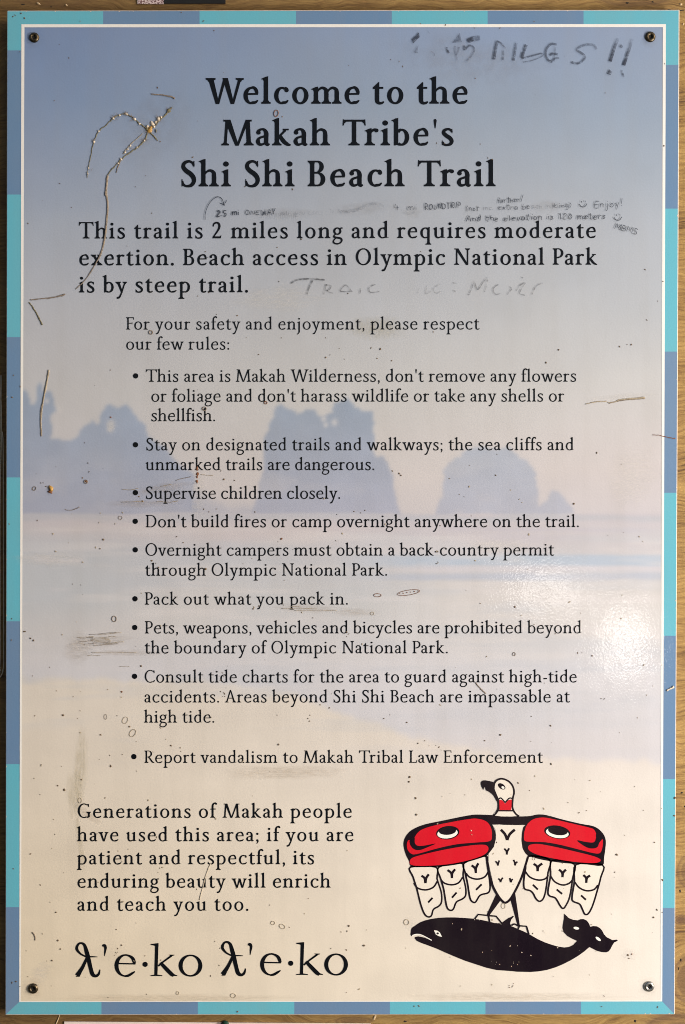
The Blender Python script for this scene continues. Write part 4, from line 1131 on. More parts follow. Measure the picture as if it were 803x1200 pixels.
stemtube(Z(70, 920, 2.23)([(394, 205), (380, 245), (366, 300)]), .45, .5, mplain('pale_tan', (.55, .46, .34), .8, var=.2, scale=900))
stemtube(Z(420, 680, 2.677)([(368, 320), (382, 338), (400, 356)]), .5, .7, stem)
stemtube(Z(20, 880, 5.458)([(100, 1160), (112, 1175), (118, 1210)]), .8, .5, stem)
stemtube(Z(20, 540, 8.03)([(452, 455), (480, 465), (520, 462), (560, 450), (590, 435)]), .25, .35, stem)
for q_ in (((470, 142), (520, 128), (580, 115)), ((650, 98), (700, 104), (742, 106)), ((75, 300), (150, 298), (240, 293)), ((80, 205), (140, 210), (200, 200)), ((360, 185), (400, 178), (440, 170)), ((330, 292), (420, 300), (490, 290))):
    stemtube(Z(130, 540, 6.177)(q_), .22, .3, tan_ if q_[0][0] != 470 else stem, 'scratch')
for k in range(13):
    x0 = rt.uniform(90, 125); y0 = 745 + k*1.15 + rt.uniform(-.5, .5); ln = rt.uniform(14, 36)
    stemtube([(x0, y0 - (x0-90)*.09), (x0+ln*.5, y0 - (x0+ln*.5-90)*.09), (x0+ln, y0 - (x0+ln-90)*.09)], .16, .22, tan_ if k % 3 else stem, 'scratch')
for (x0, x1, y0) in ((107, 160, 764.5), (103, 118, 768), (140, 152, 781), (330, 372, 713.2), (345, 395, 715.5), (340, 352, 711)):
    stemtube([(x0, y0), ((x0+x1)/2, y0-.3), (x1, y0+.2)], .2, .18, tan_, 'scratch')
# beads of crust on the stems
for (x, y, a, b2) in ((360, 210, 3.2, 2.0), (420, 246, 2.6, 2.6), (265, 241, 2.8, 1.8), (310, 218, 2.1, 1.8), (125, 411, 2.1, 2.2), (160, 332, 1.6, 1.5), (80, 640, 1.2, 2.0), (88, 600, 1.0, 1.6), (455, 280, 1.6, 1.6), (490, 402, 1.5, 1.5), (388, 440, 1.6, 1.7), (437, 450, 1.4, 1.3), (320, 536, 1.7, 2.6), (350, 486, 1.9, 1.6), (370, 462, 1.3, 1.8),
                      (548, 282, 3.0, 5.2), (535, 312, 3.4, 4.4), (528, 328, 4.4, 3.8), (512, 300, 2.2, 2.6), (592, 245, 3.2, 3.0), (612, 232, 1.6, 2.2), (572, 268, 2.0, 2.4), (560, 300, 1.8, 1.8), (575, 330, 1.0, 3.0), (668, 182, 3.2, 3.6), (300, 566, 1.4, 1.4), (510, 318, 2.4, 2.2)):
    p_ = K_([(x, y)])[0]
    m_ = amber if (x, y) in ((528, 328), (535, 312)) else (olive if (x, y) in ((668, 182), (510, 318), (575, 330)) else crust)
    chip('crust_bead', p_[0], p_[1], a*.75, b2*.75, rt.uniform(.0008, .0015), m_, sign, YD, rot=rt.uniform(-.8, .8), rng=rt)
hairs = []
for k in range(80):
    i = rt.random(); base = [(360, 208), (265, 241), (415, 240), (520, 330), (545, 285), (668, 182), (592, 245), (125, 411), (370, 470), (490, 400), (85, 620)][rt.randrange(11)]
    a = rt.uniform(0, 6.28); l_ = rt.uniform(2, 5)
    x, y = K_([base])[0]; x += rt.uniform(-3, 3); y += rt.uniform(-3, 3)
    hairs += [[(x, y), (x + l_*math.cos(a), y + l_*math.sin(a)), (x + l_*math.cos(a) + .25, y + l_*math.sin(a) + .25), (x+.35, y+.35)]]
for h_ in [flat('fine_hairs', hairs, YD - .0008, stem, sign)]: h_['kind'] = 'stuff'
chip('amber_crumb', 60.4, 572.8, 3.6, 4.0, .0016, amber, sign, YD, rng=rt, jag=.35); chip('amber_crumb', 59.5, 576.5, 3.2, 1.6, .001, rust, sign, YD, rng=rt, rot=.4, jag=.4)
for (x, y, a, b2) in ((231, 549, 1.0, 3.2), (231.5, 555.5, 1.7, 1.9), (231.2, 559, 1.0, 1.5), (231.1, 564.2, 1.5, 2.1)):
    chip('rust_spot', x, y, a, b2, .0004, rust, sign, YD, rng=rt)
def annulus(px, py, rx, ry, w_, mat, rot=0, h=.0003, name='dried_ring'):
    p_ = ell(px, py, rx, ry, rot, 14); p_ = p_ + [p_[0]]
    return tube(name, p_, w_, mat, sign, YD)
for (x, y, a, b2, w_, m_, ro) in ((134.1, 725.2, 2.6, 3.3, .8, stem, 0), (323.8, 133, 2.6, 3.9, .8, rust, 10), (479, 694.4, 13.5, 2.9, .5, rust, -9), (442.6, 697.5, 4.4, 1.9, .6, rust, 0), (147, 844, 3, 4.2, .5, tan_, 25), (155.8, 859, 3.2, 4.8, .6, tan_, 35), (141.3, 606.8, 2.2, 2, .5, stem, 0), (239.7, 479, 2.4, 2, .9, stem, 0),
                                  (590, 1061.5, 2.3, 3.2, .5, tan_, 0), (625.5, 1006, 1.6, 1.8, .4, tan_, 0), (273.5, 1166.5, 3, 2.4, .6, tan_, 0), (208.5, 1163.5, 1.6, 1.8, .5, tan_, 0), (331, 1085.5, 3.6, 2.4, .6, tan_, 30), (320, 1081.4, 2.4, 2, .6, tan_, 0), (476.5, 1080.5, 3, 3.2, .6, tan_, 0), (177, 383.6+6, 2.2, 2.1, 1.0, stem, 0), (40.5, 572.5, 1.8, 2.4, .7, stem, 40), (101, 564.5, 2, 2, .9, stem, 0),
                                  (311.5, 472, 1.8, 1.5, .8, rust, 0), (602.5, 766.5, 1.6, 2, .6, stem, 0), (436.5, 719, 2, 1.8, .5, tan_, 0), (94, 938, 2, 3, .5, tan_, 0), (124, 840, 1.6, 3, .4, stem, 0)):
    annulus(x, y, a, b2, w_*.5, m_, ro)
for k in range(6):
    chip('seed', 468.5 + k*4.3, 695.8 - k*.65, .9, .5, .0003, rust, sign, YD, rng=rt)
# specks: the ones the photograph shows, then a light scatter of the same
known = [(70, 52, .8), (81, 68, 1.1), (64, 118, 1.0), (185, 103, 1.5), (251, 36, 1.2), (188, 166, 1), (70, 215, 1.1), (232, 142, .7), (171, 206, .8), (159, 219, .8), (472, 78, 1.3), (458, 70, .9), (557, 92, 1.2), (563, 169, .9), (556, 33, 1), (586, 33, 1), (468, 72, .8), (572, 185, 1), (33, 262, 1.3),
         (226, 184.5, 1.4), (262, 85, .6), (287, 219, 1), (343, 222, 1.6), (331, 137, 1.2), (512, 168, 1), (577, 187, 1.2), (178, 250, 1), (325, 290, 1), (241, 295, 1), (327, 330, 1.1), (353, 280.5, 1.6), (408, 344, 1.2), (245, 343, 1.4), (232, 347, 1), (382, 419, 1.7), (387, 416, .8), (404, 421, .8), (435, 408, 1.3), (446, 409, 2.0), (442, 420, 1.3), (459, 423, 1.2),
         (655, 410, 1.8), (640, 425, 1.7), (726, 406, 1.5), (740, 404, 1.6), (735, 404, .8), (756, 316, 1.4), (771, 353, .9), (758, 375, 1.2), (330, 396, .8), (289, 396, .7), (382, 396, .8), (278, 370, 1.2), (508, 389, 1.4), (130, 489, 1.5), (99.5, 519, 1), (66, 547, .8), (103.5, 542.8, 1.3), (104.5, 553, 1.2), (48, 566, 1.3), (51, 566, 1), (54, 570, 1.1), (44, 610, 1.2),
         (101, 564, 2.1), (97, 560, 1.4), (163, 582, 1.3), (167.5, 587.4, 2), (262.6, 561.8, 2.0), (275, 563, 1.2), (259, 552, 1), (239, 597, 1.2), (245, 600, 1), (254, 596.5, 1.2), (299, 600, 1.3), (415, 599.5, 1.2), (423, 601, 1), (428, 598, 1.2), (395, 603, .9), (460, 552, 1), (468, 555, 1.6), (470, 557, 1.6), (330, 631.5, 1.9), (207, 629, 1.1), (215, 635.8, 1.2), (121.3, 632, 2), (117.5, 643, 1.6),
         (699.5, 530.7, 1.5), (728, 544, .7), (581, 557, 1.5), (538.5, 579.5, 1), (527, 561, .9), (672.5, 590.5, 2.2), (640, 425, 1.4), (516, 616, 1), (241, 667, 2.4), (178, 657, 1.8), (186, 665, 1.6), (183, 660, 1), (85.5, 684.5, .9), (95, 685.5, .9), (29.6, 740, 1.7), (36, 748, 1.7), (39.5, 750.5, 2.0), (58.5, 782, 1), (38.5, 792, 1), (165.7, 780.3, 2), (66.5, 809.5, 1), (86, 816.5, .8), (142.8, 810.8, 2.0),
         (41, 838.7, 1), (74.3, 838, 2), (118.3, 861, 1.9), (94.5, 833, 1), (91, 842, .8), (152.2, 851.5, 1.9), (129, 885, 1.0), (143.7, 884, 1), (130, 897, 1.4), (603.4, 711.2, 2.1), (563, 707, .9), (694, 768.5, 1.6), (677, 765, 1.2), (682, 765, .8), (303.5, 710, 1.4), (297, 713.5, 1.5), (367, 724, 1.3), (450, 842, 1.4), (477, 846.5, 1.4), (586.5, 861, 2.0), (645.5, 850.5, 1.8), (568, 868, 1.2), (490, 871, 1.6),
         (498, 868, 1), (622, 868.5, 1), (361, 842, 1.2), (363.5, 838, 1), (363, 845, 1.2), (386, 829.6, 1.3), (325, 838, 1), (326.5, 872.5, 1.8), (200.8, 873.5, 1.8), (211.5, 876, 1.2), (646, 895, 1.8), (645, 850, 1), (72.3, 898, 1.0), (130.3, 898, 1.6), (96, 913.6, 1.6), (68, 920.5, 1.6), (75.8, 925.5, 2.4), (123.5, 935, 1.4), (47, 931, 1), (36, 1000.5, 1.4), (64.5, 977.5, 1), (47.5, 1037, 1.3), (66, 1069, 1.7), (59, 1057, .8), (68.3, 1101.8, 2.2), (71.2, 1112, 1.5), (61.2, 1125.6, 1.7), (55, 1126, 1), (33, 1144.5, 1),
         (142.7, 1107.5, 1.6), (136.5, 1089, 1.2), (170, 1120, 1.4), (188.5, 1125, 1), (252, 1103, 1.2), (247, 1143.5, 1.3), (258, 1111, 1), (127, 1169, 1.2), (172, 1165, 1), (257, 1131, 1), (400, 1092, 1), (409, 1085, 2), (407, 1091, 1.1), (426.5, 1108, 2), (406, 1113, 1.3), (480.5, 910.5, 2), (479.5, 916, 1.8), (487.4, 935.2, 2.2), (488, 954.5, 2.2), (545, 931.5, .9), (607.5, 917.5, 1.9), (678.5, 952.5, 1.4), (687.5, 949.8, 1.1), (723, 1001.5, 2.3),
         (720.5, 1022, 1.2), (577.8, 1000.5, 1.5), (582, 987, 1.6), (601.2, 1036, 1.3), (539.5, 1040.5, 1.4), (659, 1091, 1.2), (636.5, 1091, 1), (624.5, 1094, 1.4), (527.5, 1121.5, .8), (767, 987, 1.6), (770, 1066, 1.5), (766, 1075, 1.8), (736, 1119, 2.2), (740.5, 1118, 1.6), (737, 1123, 1.4), (708, 1167, 1.1), (770.8, 1179.8, 1.4), (705, 1179.5, 1.1), (776.5, 1031, 2), (776, 1069, 1.2), (791, 935, 2.2), (790.5, 956, 1.8),
         (15.5, 19.5, 1.3), (25, 15.8, 1.5), (18, 18, 1), (29, 21.5, 1.8), (94, 25, 1), (238.5, 25, 1.3), (212.5, 14.7, 1.2), (23.5, 61, .8), (522, 29.5, 1.4), (779, 75, 1.2), (778, 171, 1.6), (777, 330, 1), (626, 25, 1), (16, 440, 1), (24, 453, 1.2), (14.5, 465.5, 1.6), (11, 614, 1.2), (14, 725, 1), (13.5, 750, 1.2), (28.3, 740, 1.4), (19, 1150, 1.4), (14.5, 1151.3, 1.4), (23.5, 1156, .8), (16, 1018, 1.4), (493, 28, 1), (491, 1178.5, 1.4), (485.5, 1179, 1.2), (278.5, 1185.5, 1.6)]
for k, (x, y, r_) in enumerate(known):
    if r_ >= 1.5: chip('speck', x, y, r_*.62*rt.uniform(.9, 1.3), r_*.55, .0004, speck_m if k % 9 else rust, sign, YD, rot=rt.uniform(0, 3), rng=rt, n=7)
def scatter(name, items, mat, y=YD):
    bm = bmesh.new()
    for (x, yy, r_) in items:
        n = 6; rot = rt.uniform(0, 3); st = rt.uniform(1, 1.8); ring = []
        for k in range(n):
            a = 2*math.pi*k/n; j = rt.uniform(.6, 1.3)
            dx, dy = r_*st*j*math.cos(a), r_/st**.5*j*math.sin(a)
            ring.append(bm.verts.new(W(x + dx*math.cos(rot) - dy*math.sin(rot), yy + dx*math.sin(rot) + dy*math.cos(rot), y)))
        c_ = bm.verts.new(W(x, yy, y - .0002))
        for k in range(n): bm.faces.new((ring[k], ring[(k+1) % n], c_))
    bmesh.ops.recalc_face_normals(bm, faces=bm.faces)
    me = bpy.data.meshes.new(name); bm.to_mesh(me); bm.free()
    o_ = link(name, me, mat, sign); o_['kind'] = 'stuff'
    return o_
small = [(x, y, r_*.62) for x, y, r_ in known if r_ < 1.5]
for k in range(90):
    small.append((rt.uniform(26, 776), 32 + 1140*rt.random()**.8, rt.uniform(.25, .6)))
for k in range(9):      # little clusters of fly spots
    cx, cy = rt.uniform(40, 770), rt.uniform(560, 1165)
    for j in range(rt.randint(3, 6)): small.append((cx + rt.gauss(0, 3), cy + rt.gauss(0, 3), rt.uniform(.3, .75)))
scatter('fine_specks', small, speck_m)
def mstain(name, col, alpha, scale, sq_=(1, 1, 1)):
    m = mink(name, col, alpha, scale, .40, .66); nt = m.node_tree
    mp = N(nt, 'ShaderNodeMapping'); mp.inputs['Scale'].default_value = sq_
    no = [n_ for n_ in nt.nodes if n_.type == 'TEX_NOISE'][0]; ge = [n_ for n_ in nt.nodes if n_.type == 'NEW_GEOMETRY'][0]
    nt.links.new(ge.outputs['Position'], mp.inputs[0]); nt.links.new(mp.outputs[0], no.inputs['Vector'])
    nt.nodes['Principled BSDF'].inputs['Roughness'].default_value = .7
    return m
scuff = mstain('tan_scuff', (.38, .29, .19), .22, 110, (1, 1, 7)); drip = mstain('olive_drip', (.42, .36, .20), .26, 110, (5, 1, 1))
halo = mstain('grey_smudge', (.27, .22, .17), .12, 90); wipe_glint = mstain('pale_wipe_glint', (.70, .66, .61), .30, 70, (1, 1, 8))
def stain_glint(px, py, rx, ry, rot, mat, y, label=None):
    """soft-edged smear or painted glint lying on the print, densest in the middle"""
    n = 20; r_ = R(rot); V_ = [W(px, py, y)]; C = [1.0]; F_ = []
    for j, (q_, c_) in enumerate(((.5, .75), (1.0, 0.0))):
        for k in range(n):
            a = 2*math.pi*k/n; w2 = q_*(1 + rt.uniform(-.18, .18))
            dx, dy = rx*w2*math.cos(a), ry*w2*math.sin(a)
            V_.append(W(px + dx*math.cos(r_) - dy*math.sin(r_), py + dx*math.sin(r_) + dy*math.cos(r_), y)); C.append(c_)
    for k in range(n):
        F_ += [[0, 1+(k+1) % n, 1+k], [1+k, 1+(k+1) % n, 1+n+(k+1) % n, 1+n+k]]
    me = bpy.data.meshes.new('stain_glint'); me.from_pydata(V_, [], F_)
    at = me.color_attributes.new('fade', 'FLOAT_COLOR', 'POINT'); at.data.foreach_set('color', [c2 for v_ in C for c2 in (v_, v_, v_, 1)])
    o_ = link('stain_glint', me, mat, sign)
    if label: o_['label'] = label
ys_ = -.00024
for i, (x, y, rx, ry, ro, m_) in enumerate(((120, 751, 40, 9, -5, scuff), (150, 765, 48, 4, 0, scuff), (92, 760, 20, 22, 0, scuff), (360, 713, 44, 6, 2, scuff), (415, 717, 30, 6, 0, scuff), (190, 572, 42, 6, -10, scuff), (165, 590, 44, 5, 0, scuff), (205, 580, 22, 12, 0, halo),
        (95, 895, 9, 46, 3, drip), (88, 930, 12, 30, 0, drip), (94, 985, 4, 40, -8, drip), (586, 640, 40, 9, 0, wipe_glint), (440, 385, 40, 16, 0, drip), (420, 245, 40, 9, -6, halo), (483, 249, 12, 8, 0, halo), (340, 250, 40, 7, 0, halo), (641, 242, 22, 9, 0, halo),  # the long pale patch in this row is glare sparkle painted as colour
        (39, 1158, 13, 13, 0, scuff), (760, 1156, 13, 13, 0, halo), (40, 46, 10, 12, 0, halo), (761, 47, 10, 12, 0, halo), (738, 1119, 10, 9, 0, wipe_glint), (48, 1140, 12, 16, 30, wipe_glint), (728, 465, 44, 4, -4, wipe_glint), (740, 560, 34, 40, 20, wipe_glint),
        (60, 655, 46, 10, 0, wipe_glint), (232, 580, 9, 34, 4, wipe_glint), (130, 500, 6, 9, 0, wipe_glint), (104, 955, 20, 5, 36, scuff), (480, 1081, 9, 8, 0, wipe_glint), (555, 70, 100, 34, 5, halo), (180, 150, 60, 40, -40, halo), 
        (200, 1170, 150, 6, 0, scuff), (600, 1168, 140, 6, 0, scuff), (325, 350, 60, 18, 0, wipe_glint), (330, 905, 80, 10, 0, scuff))):
    stain_glint(x, y, rx, ry, ro, m_, ys_ - (i % 12)*.000006)

scatter('pale_specks', [(rt.uniform(530, 690), rt.uniform(1075, 1125), rt.uniform(.25, .6)) for _ in range(12)] + [(rt.uniform(560, 610), rt.uniform(1125, 1136), rt.uniform(.2, .5)) for _ in range(10)] + [(552, 973, .8), (553, 978, .6)], crust, Y5 - .0001)
light = [(rt.uniform(30, 776), 560 + 600*rt.random(), rt.uniform(.4, 1.1)) for _ in range(160)]
scatter('tan_specks', light[:110], tan_)

# ---------------------------------------------------------------- handwriting
pen = mink('pen_ink', (.02, .025, .04), 1.0, 500, .62, 1.0)
marker = mink('worn_marker', (.03, .035, .055), .78, 420, .5, .66)
smear = mink('rubbed_ink', (.08, .09, .11), .40, 200, .35, .65)
def hand(name, strokes, mat, y, label, poly=()):
    """strokes: (points, width, fade at start, fade at end)"""
    V_, F_, C = [], [], []
    for pts, w_, f0, f1 in strokes:
        n = len(pts); o_ = len(V_)
        for i, (x, yy) in enumerate(pts):
            x0, y0 = pts[max(i-1, 0)]; x1, y1 = pts[min(i+1, n-1)]
            dx, dy = x1-x0, y1-y0; l = math.hypot(dx, dy) or 1; nx, ny = -dy/l*w_*.52, dx/l*w_*.52
            V_ += [W(x+nx, yy+ny, y), W(x-nx, yy-ny, y)]; f_ = f0 + (f1-f0)*i/max(n-1, 1); C += [f_, f_]
        for i in range(n-1): F_.append([o_+2*i, o_+2*i+1, o_+2*i+3, o_+2*i+2])
        y -= 2e-6
    for pts, f_ in poly:
        o_ = len(V_); V_ += [W(a, b2, y) for a, b2 in pts]; C += [f_]*len(pts); F_.append(list(range(o_, o_+len(pts))))
    me = bpy.data.meshes.new(name); me.from_pydata(V_, [], F_)
    at = me.color_attributes.new('fade', 'FLOAT_COLOR', 'POINT')
    at.data.foreach_set('color', [c_ for v_ in C for c_ in (v_, v_, v_, 1)])
    o_ = link(name, me, mat, sign); o_['label'] = label
    return o_
YH = -.00085
g1, g2 = Z(470, 30, 4.7235), Z(620, 30, 4.388)
st = []
def add(z, pts, w_, f0=1, f1=1, k=6): st.append((z(spl(pts, k, False)), w_, f0, f1))
po = [(g1([(60, 78), (100, 38), (103, 66), (68, 100)]), 1.0), (g1([(70, 150), (98, 106), (92, 130), (94, 157)]), .45), (g1([(283, 98), (325, 42), (336, 93)]), .5), (g1([(363, 76), (402, 60), (404, 88), (372, 98)]), .95), (g1([(404, 60), (436, 53), (439, 82), (406, 90)]), .5)]
add(g1, [(165, 145), (180, 152), (186, 168)], 1.2, .5, .4); add(g1, [(148, 30), (157, 46)], .8, .3, .2); add(g1, [(252, 122), (258, 140), (266, 154)], 2.0, 1, .9)
add(g1, [(300, 115), (300, 150), (312, 195)], 2.0, .4, .2); add(g1, [(320, 120), (318, 140), (305, 165)], 2.0, .4, .3)
add(g1, [(352, 112), (353, 135), (380, 112), (405, 128), (395, 162), (362, 198)], 2.1, .9, .35)
add(g1, [(514, 190), (522, 140), (532, 86)], 3.4, .9, .6); add(g1, [(532, 86), (555, 100), (577, 128)], 1.8, .7, .5); add(g1, [(566, 140), (566, 165), (563, 192)], 2.0, .4, .7)
add(g1, [(622, 196), (630, 145), (637, 97)], 3.0, .8, .5); add(g1, [(668, 182), (678, 145), (694, 108)], 3.6, .9, .8); add(g1, [(670, 184), (720, 170), (778, 155)], 1.6, .9, .7); add(g1, [(676, 204), (725, 195), (782, 172)], 1.2, .6, .5); add(g1, [(778, 152), (786, 160), (782, 172)], 1.2, .7, .6)
add(g2, [(142, 100), (115, 96), (92, 118), (86, 150), (98, 178), (120, 190)], 2.6, .6, .8); add(g2, [(108, 155), (122, 144), (148, 150)], 2.6, .9, .7); add(g2, [(112, 186), (130, 172), (155, 168)], 2.2, .7, .5); add(g2, [(135, 110), (130, 160), (128, 186)], 1.6, .4, .5)
add(g2, [(346, 124), (336, 104), (300, 99), (262, 110), (246, 126), (270, 143), (287, 160), (280, 178), (250, 196), (218, 190)], 2.6, .35, .9)
add(g2, [(458, 66), (440, 110), (417, 186)], 3.6, .12, 1.25); add(g2, [(530, 70), (512, 130), (487, 206)], 3.4, .12, 1.25); add(g2, [(476, 232), (482, 250), (487, 266)], 1.8, .6, 1)
po += [(g2(ell(474, 108, 9, 9)), .6), (g2([(400, 250), (412, 226), (428, 240), (418, 256)]), .95)]
hand('handwriting', st, marker, YH, 'large worn marker writing along the top right', po)
st = []
g3 = Z(330, 315, 2.509)
add(g3, [(28, 44), (45, 34), (80, 30), (127, 33)], 1.8, .9, .7); add(g3, [(92, 34), (82, 55), (74, 77)], 1.8, .9, .5)
for q_ in ([(132, 46), (128, 60), (124, 76)], [(130, 48), (146, 50), (140, 62), (128, 64)], [(134, 64), (142, 70), (152, 72)], [(172, 64), (188, 48), (198, 56), (208, 68)], [(172, 66), (190, 68), (206, 66)], [(234, 58), (230, 74)], [(276, 46), (258, 56), (262, 70), (288, 67)],
           [(404, 58), (400, 74)], [(428, 50), (424, 74), (440, 66)], [(466, 46), (446, 58), (454, 72), (470, 66)], [(504, 42), (514, 43)], [(506, 64), (512, 68)], [(550, 78), (560, 55), (566, 36), (576, 62), (590, 44), (606, 25), (602, 50), (597, 68)], [(638, 46), (622, 60), (630, 76), (644, 72)], [(664, 76), (676, 60), (670, 52)],
           [(690, 66), (700, 50), (716, 42), (704, 62), (700, 74), (716, 78)], [(706, 24), (710, 28)], [(736, 76), (748, 52), (768, 42)]):
    fa = .35 if 390 < q_[0][0] < 475 else .75
    add(g3, q_, 1.2, fa, fa*.7, 4)
hand('handwriting', st, mink('grey_marker', (.05, .05, .055), .8, 330, .42, .62), YH, 'faded grey scrawl after the words steep trail')

# one-stroke letters on a 10-unit height for the small pen notes
LET = {'A': (8, [[(0, 0), (4, 10), (8, 0)], [(1.5, 4), (6.5, 4)]]), 'B': (7, [[(0, 0), (0, 10), (5, 9), (4, 5.5), (0, 5), (6, 4), (5, 0), (0, 0)]]), 'D': (8, [[(0, 0), (0, 10), (6, 8), (7, 4), (4, 0), (0, 0)]]), 'E': (6, [[(6, 10), (0, 9), (0, 0), (6, 0)], [(0, 5), (5, 5)]]), 'I': (3, [[(1, 10), (1, 0)]]),
       'M': (9, [[(0, 0), (1, 10), (4.5, 3), (8, 10), (9, 0)]]), 'N': (8, [[(0, 0), (1, 10), (6, 0), (7, 10)]]), 'O': (8, [[(4, 10), (0, 6), (2, 0), (6, 1), (7, 6), (4, 10)]]), 'P': (7, [[(1, 0), (1, 10), (6, 9), (6, 5), (1, 4.5)]]), 'R': (7, [[(1, 0), (1, 10), (6, 9), (5, 5), (1, 5), (6, 0)]]),
       'S': (7, [[(6, 9), (3, 10), (1, 7), (5, 4), (5, 1), (0, 0)]]), 'T': (7, [[(0, 10), (7, 10)], [(3.5, 10), (3.5, 0)]]), 'U': (8, [[(0, 10), (1, 1), (4, 0), (6, 2), (7, 10)]]), 'W': (10, [[(0, 10), (2, 0), (5, 8), (7, 0), (9.5, 10)]]), 'Y': (7, [[(0, 10), (3.5, 5), (7, 10)], [(3.5, 5), (3, 0)]]), 'G': (7, [[(6, 9), (2, 9), (0, 4), (3, 0), (6, 2), (6, 5), (3, 5)]]),
       'a': (6, [[(5, 6), (1, 6), (0, 1), (4, 1), (5, 6), (5.5, 0)]]), 'b': (6, [[(0, 10), (0, 0), (5, 1), (4, 5), (0, 4)]]), 'c': (5, [[(5, 5), (1, 6), (0, 1), (5, 0)]]), 'd': (6, [[(5, 5), (1, 5), (0, 1), (4, 0), (5, 10), (5.5, 0)]]), 'e': (6, [[(0, 3), (5, 4), (3, 6), (0, 3), (1, 0), (5, .5)]]), 'f': (5, [[(5, 9), (3, 10), (1.5, 0)], [(0, 5.5), (4, 5.5)]]),
       'g': (6, [[(5, 6), (1, 6), (0, 2), (4, 1), (5, 6), (5, -3), (1, -4)]]), 'h': (6, [[(0, 10), (0, 0)], [(0, 4), (3, 6), (5, 4), (5, 0)]]), 'i': (3, [[(1, 6), (1, 0)], [(1, 8.4), (1.4, 9)]]), 'j': (4, [[(2, 6), (2, -3), (0, -4)], [(2, 8.4), (2.4, 9)]]), 'k': (6, [[(0, 10), (0, 0)], [(5, 6), (0, 3), (5, 0)]]), 'l': (3, [[(1, 10), (1, 0)]]),
       'm': (9, [[(0, 6), (0, 0)], [(0, 4), (3, 6), (4, 0)], [(4, 4), (7, 6), (8, 0)]]), 'n': (6, [[(0, 6), (0, 0)], [(0, 4), (3, 6), (5, 4), (5, 0)]]), 'o': (6, [[(3, 6), (0, 3), (2, 0), (5, 2), (3, 6)]]), 'p': (6, [[(0, 6), (0, -4)], [(0, 5), (4, 6), (5, 2), (0, 1)]]), 'r': (5, [[(0, 6), (0, 0)], [(0, 4), (4, 6)]]), 's': (5, [[(4, 6), (1, 5), (4, 2), (0, 0)]]),
       't': (5, [[(2, 10), (2, 1), (4, 0)], [(0, 7), (5, 7)]]), 'u': (6, [[(0, 6), (1, 0), (4, 1), (5, 6), (5.5, 0)]]), 'v': (6, [[(0, 6), (2.5, 0), (5, 6)]]), 'x': (6, [[(0, 6), (5, 0)], [(5, 6), (0, 0)]]), 'y': (6, [[(0, 6), (2.5, 1)], [(5, 6), (1, -4)]]), '1': (4, [[(0, 8), (2, 10), (2, 0)]]), '2': (7, [[(0, 8), (3, 10), (5, 7), (0, 0), (6, 0)]]), '0': (7, [[(3, 10), (0, 5), (3, 0), (6, 5), (3, 10)]]),
       '4': (7, [[(1, 10), (0, 4), (6, 4)], [(4, 7), (4, 0)]]), '5': (7, [[(6, 10), (1, 10), (1, 6), (5, 5), (4, 0), (0, 0)]]), '(': (4, [[(3, 11), (0, 5), (2, -2)]]), ')': (4, [[(0, 11), (3, 5), (0, -2)]]), '.': (2, [[(.5, 0), (1, .8)]]), '!': (3, [[(2, 11), (1, 3)], [(.5, 0), (1, .8)]]), '/': (5, [[(0, -1), (5, 11)]]), ' ': (5, [])}
def note(txt, x0, x1, y0, y1, h, w_=.62, fade=1.0, seed=0, fades=None):
    r_ = random.Random(seed); tot = sum(LET[c_][0] + 2 for c_ in txt) - 2; L_ = math.hypot(x1-x0, y1-y0); kx = L_/tot; ky = h/10
    ux, uy = (x1-x0)/L_, (y1-y0)/L_; out = []; a = 0
    for i, ch in enumerate(txt):
        wd, sts = LET[ch]; jy = r_.uniform(-.9, .9)*ky; vs1 = r_.uniform(.88, 1.15); sl_ = r_.uniform(0, .2)
        f_ = fade if not fades else fades(i)
        for s_ in sts:
            P_ = [(a + x + sl_*y + r_.uniform(-.25, .25), y*vs1 + r_.uniform(-.3, .3)) for x, y in s_]
            if len(P_) > 2: P_ = spl(P_, 3, False)
            out.append(([(x0 + ux*x*kx + uy*(y*ky+jy), y0 + uy*x*kx - ux*(y*ky+jy)) for x, y in P_], w_, f_*r_.uniform(.8, 1), f_*r_.uniform(.7, 1)))
        a += wd + 2
    return out
g4 = Z(230, 225, 4.7235)
st = [(g4(spl([(50, 155), (52, 115), (70, 70), (98, 38), (125, 28), (145, 42), (155, 75)], 6, False)), .7, .8, 1), (g4([(133, 62), (146, 68), (157, 76), (160, 62), (170, 48)]), .7, 1, 1)]
st += note('2.5 mi', 254, 281, 253.8, 252.2, 6.5, 1.0, 1, 1) + note('2 ', 255, 264, 253, 253, 6.5, .9, .6, 7)
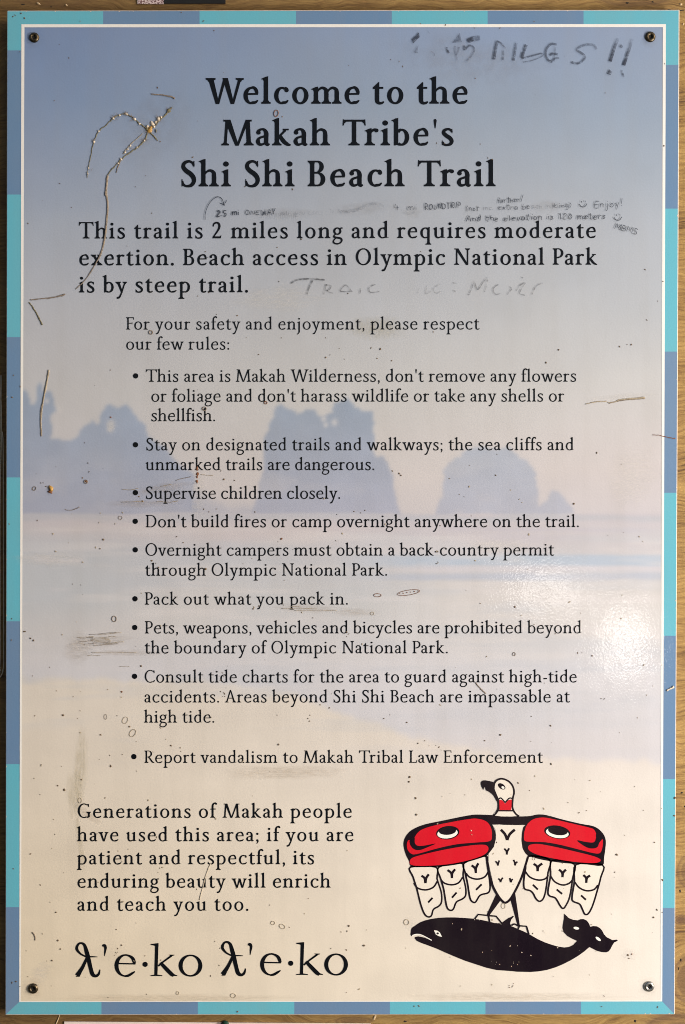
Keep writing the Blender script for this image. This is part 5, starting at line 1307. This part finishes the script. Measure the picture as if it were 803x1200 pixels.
st += note('ONE', 288, 304, 252, 251.5, 4.6, .7, .9, 2) + note('WAY', 307, 323, 252.5, 251, 6.2, .8, .9, 3)
hand('handwriting', st, pen, YH, 'small pen note and curved arrow above the words this trail')
st = note('until you come', 326, 378, 252.5, 251.5, 5.2, .8, .8, 4, lambda i: .9 - i*.04) + note('to the', 386, 404, 249, 249.5, 4, .9, .35, 5)
st += [([(307 + k*2.2, 250), (306.4 + k*2.2, 258 + (k % 3)*1.5)], 1.2, .5, .05) for k in range(20)]
st += [(spl([(398, 249), (410, 247.5), (421, 245), (430, 241), (440, 239), (450, 242)], 5, False), 3.0, .4, .5), (spl([(474, 248), (480, 251), (486, 248)], 4, False), 3, .3, .25)]
st += [(spl([(400, 247), (412, 249), (425, 245)], 5, False), 1.4, .8, .6)]
hand('handwriting', st, smear, YH - .0001, 'smudged illegible pen note')
st = note('4. mi', 462.6, 489, 247.2, 245.8, 7, .62, .75, 6) + note('ROUNDTRIP', 498, 540, 245.8, 243.6, 6.2, .7, 1, 8)
st += note('(not inc.', 546.5, 578, 247.2, 246.4, 5.6, .62, .8, 9, lambda i: .9 if i < 4 else .4) + note('extra beach hiking)', 584, 670, 246, 243.5, 5.6, .62, .8, 10, lambda i: .85 if i < 8 or i > 13 else .3) + note('further/', 583, 613, 238.6, 236.5, 6, .66, .9, 11)
st += note('Enjoy!', 697, 730, 244.2, 241.5, 7.5, .62, .95, 12)
st += note('And the elevation is 120 meters', 546, 709.5, 259.6, 256.6, 6.6, .72, 1, 13) + note('MBMS', 720, 746.5, 267.8, 275, 6.4, .75, .85, 14)
for (cx, cy) in ((683.3, 240), (724, 255.6)):
    st += [([(cx-2, cy-4.2), (cx-1.8, cy-2.2)], .7, .9, .9), ([(cx+2.2, cy-4.6), (cx+2.4, cy-2.6)], .7, .9, .9), (spl([(cx-4.5, cy-.6), (cx-2, cy+2.6), (cx+2, cy+2.4), (cx+4.5, cy-1.2)], 4, False), .8, .9, .9)]
hand('handwriting', st, pen, YH, 'small pen note with two smiling faces above the word moderate')
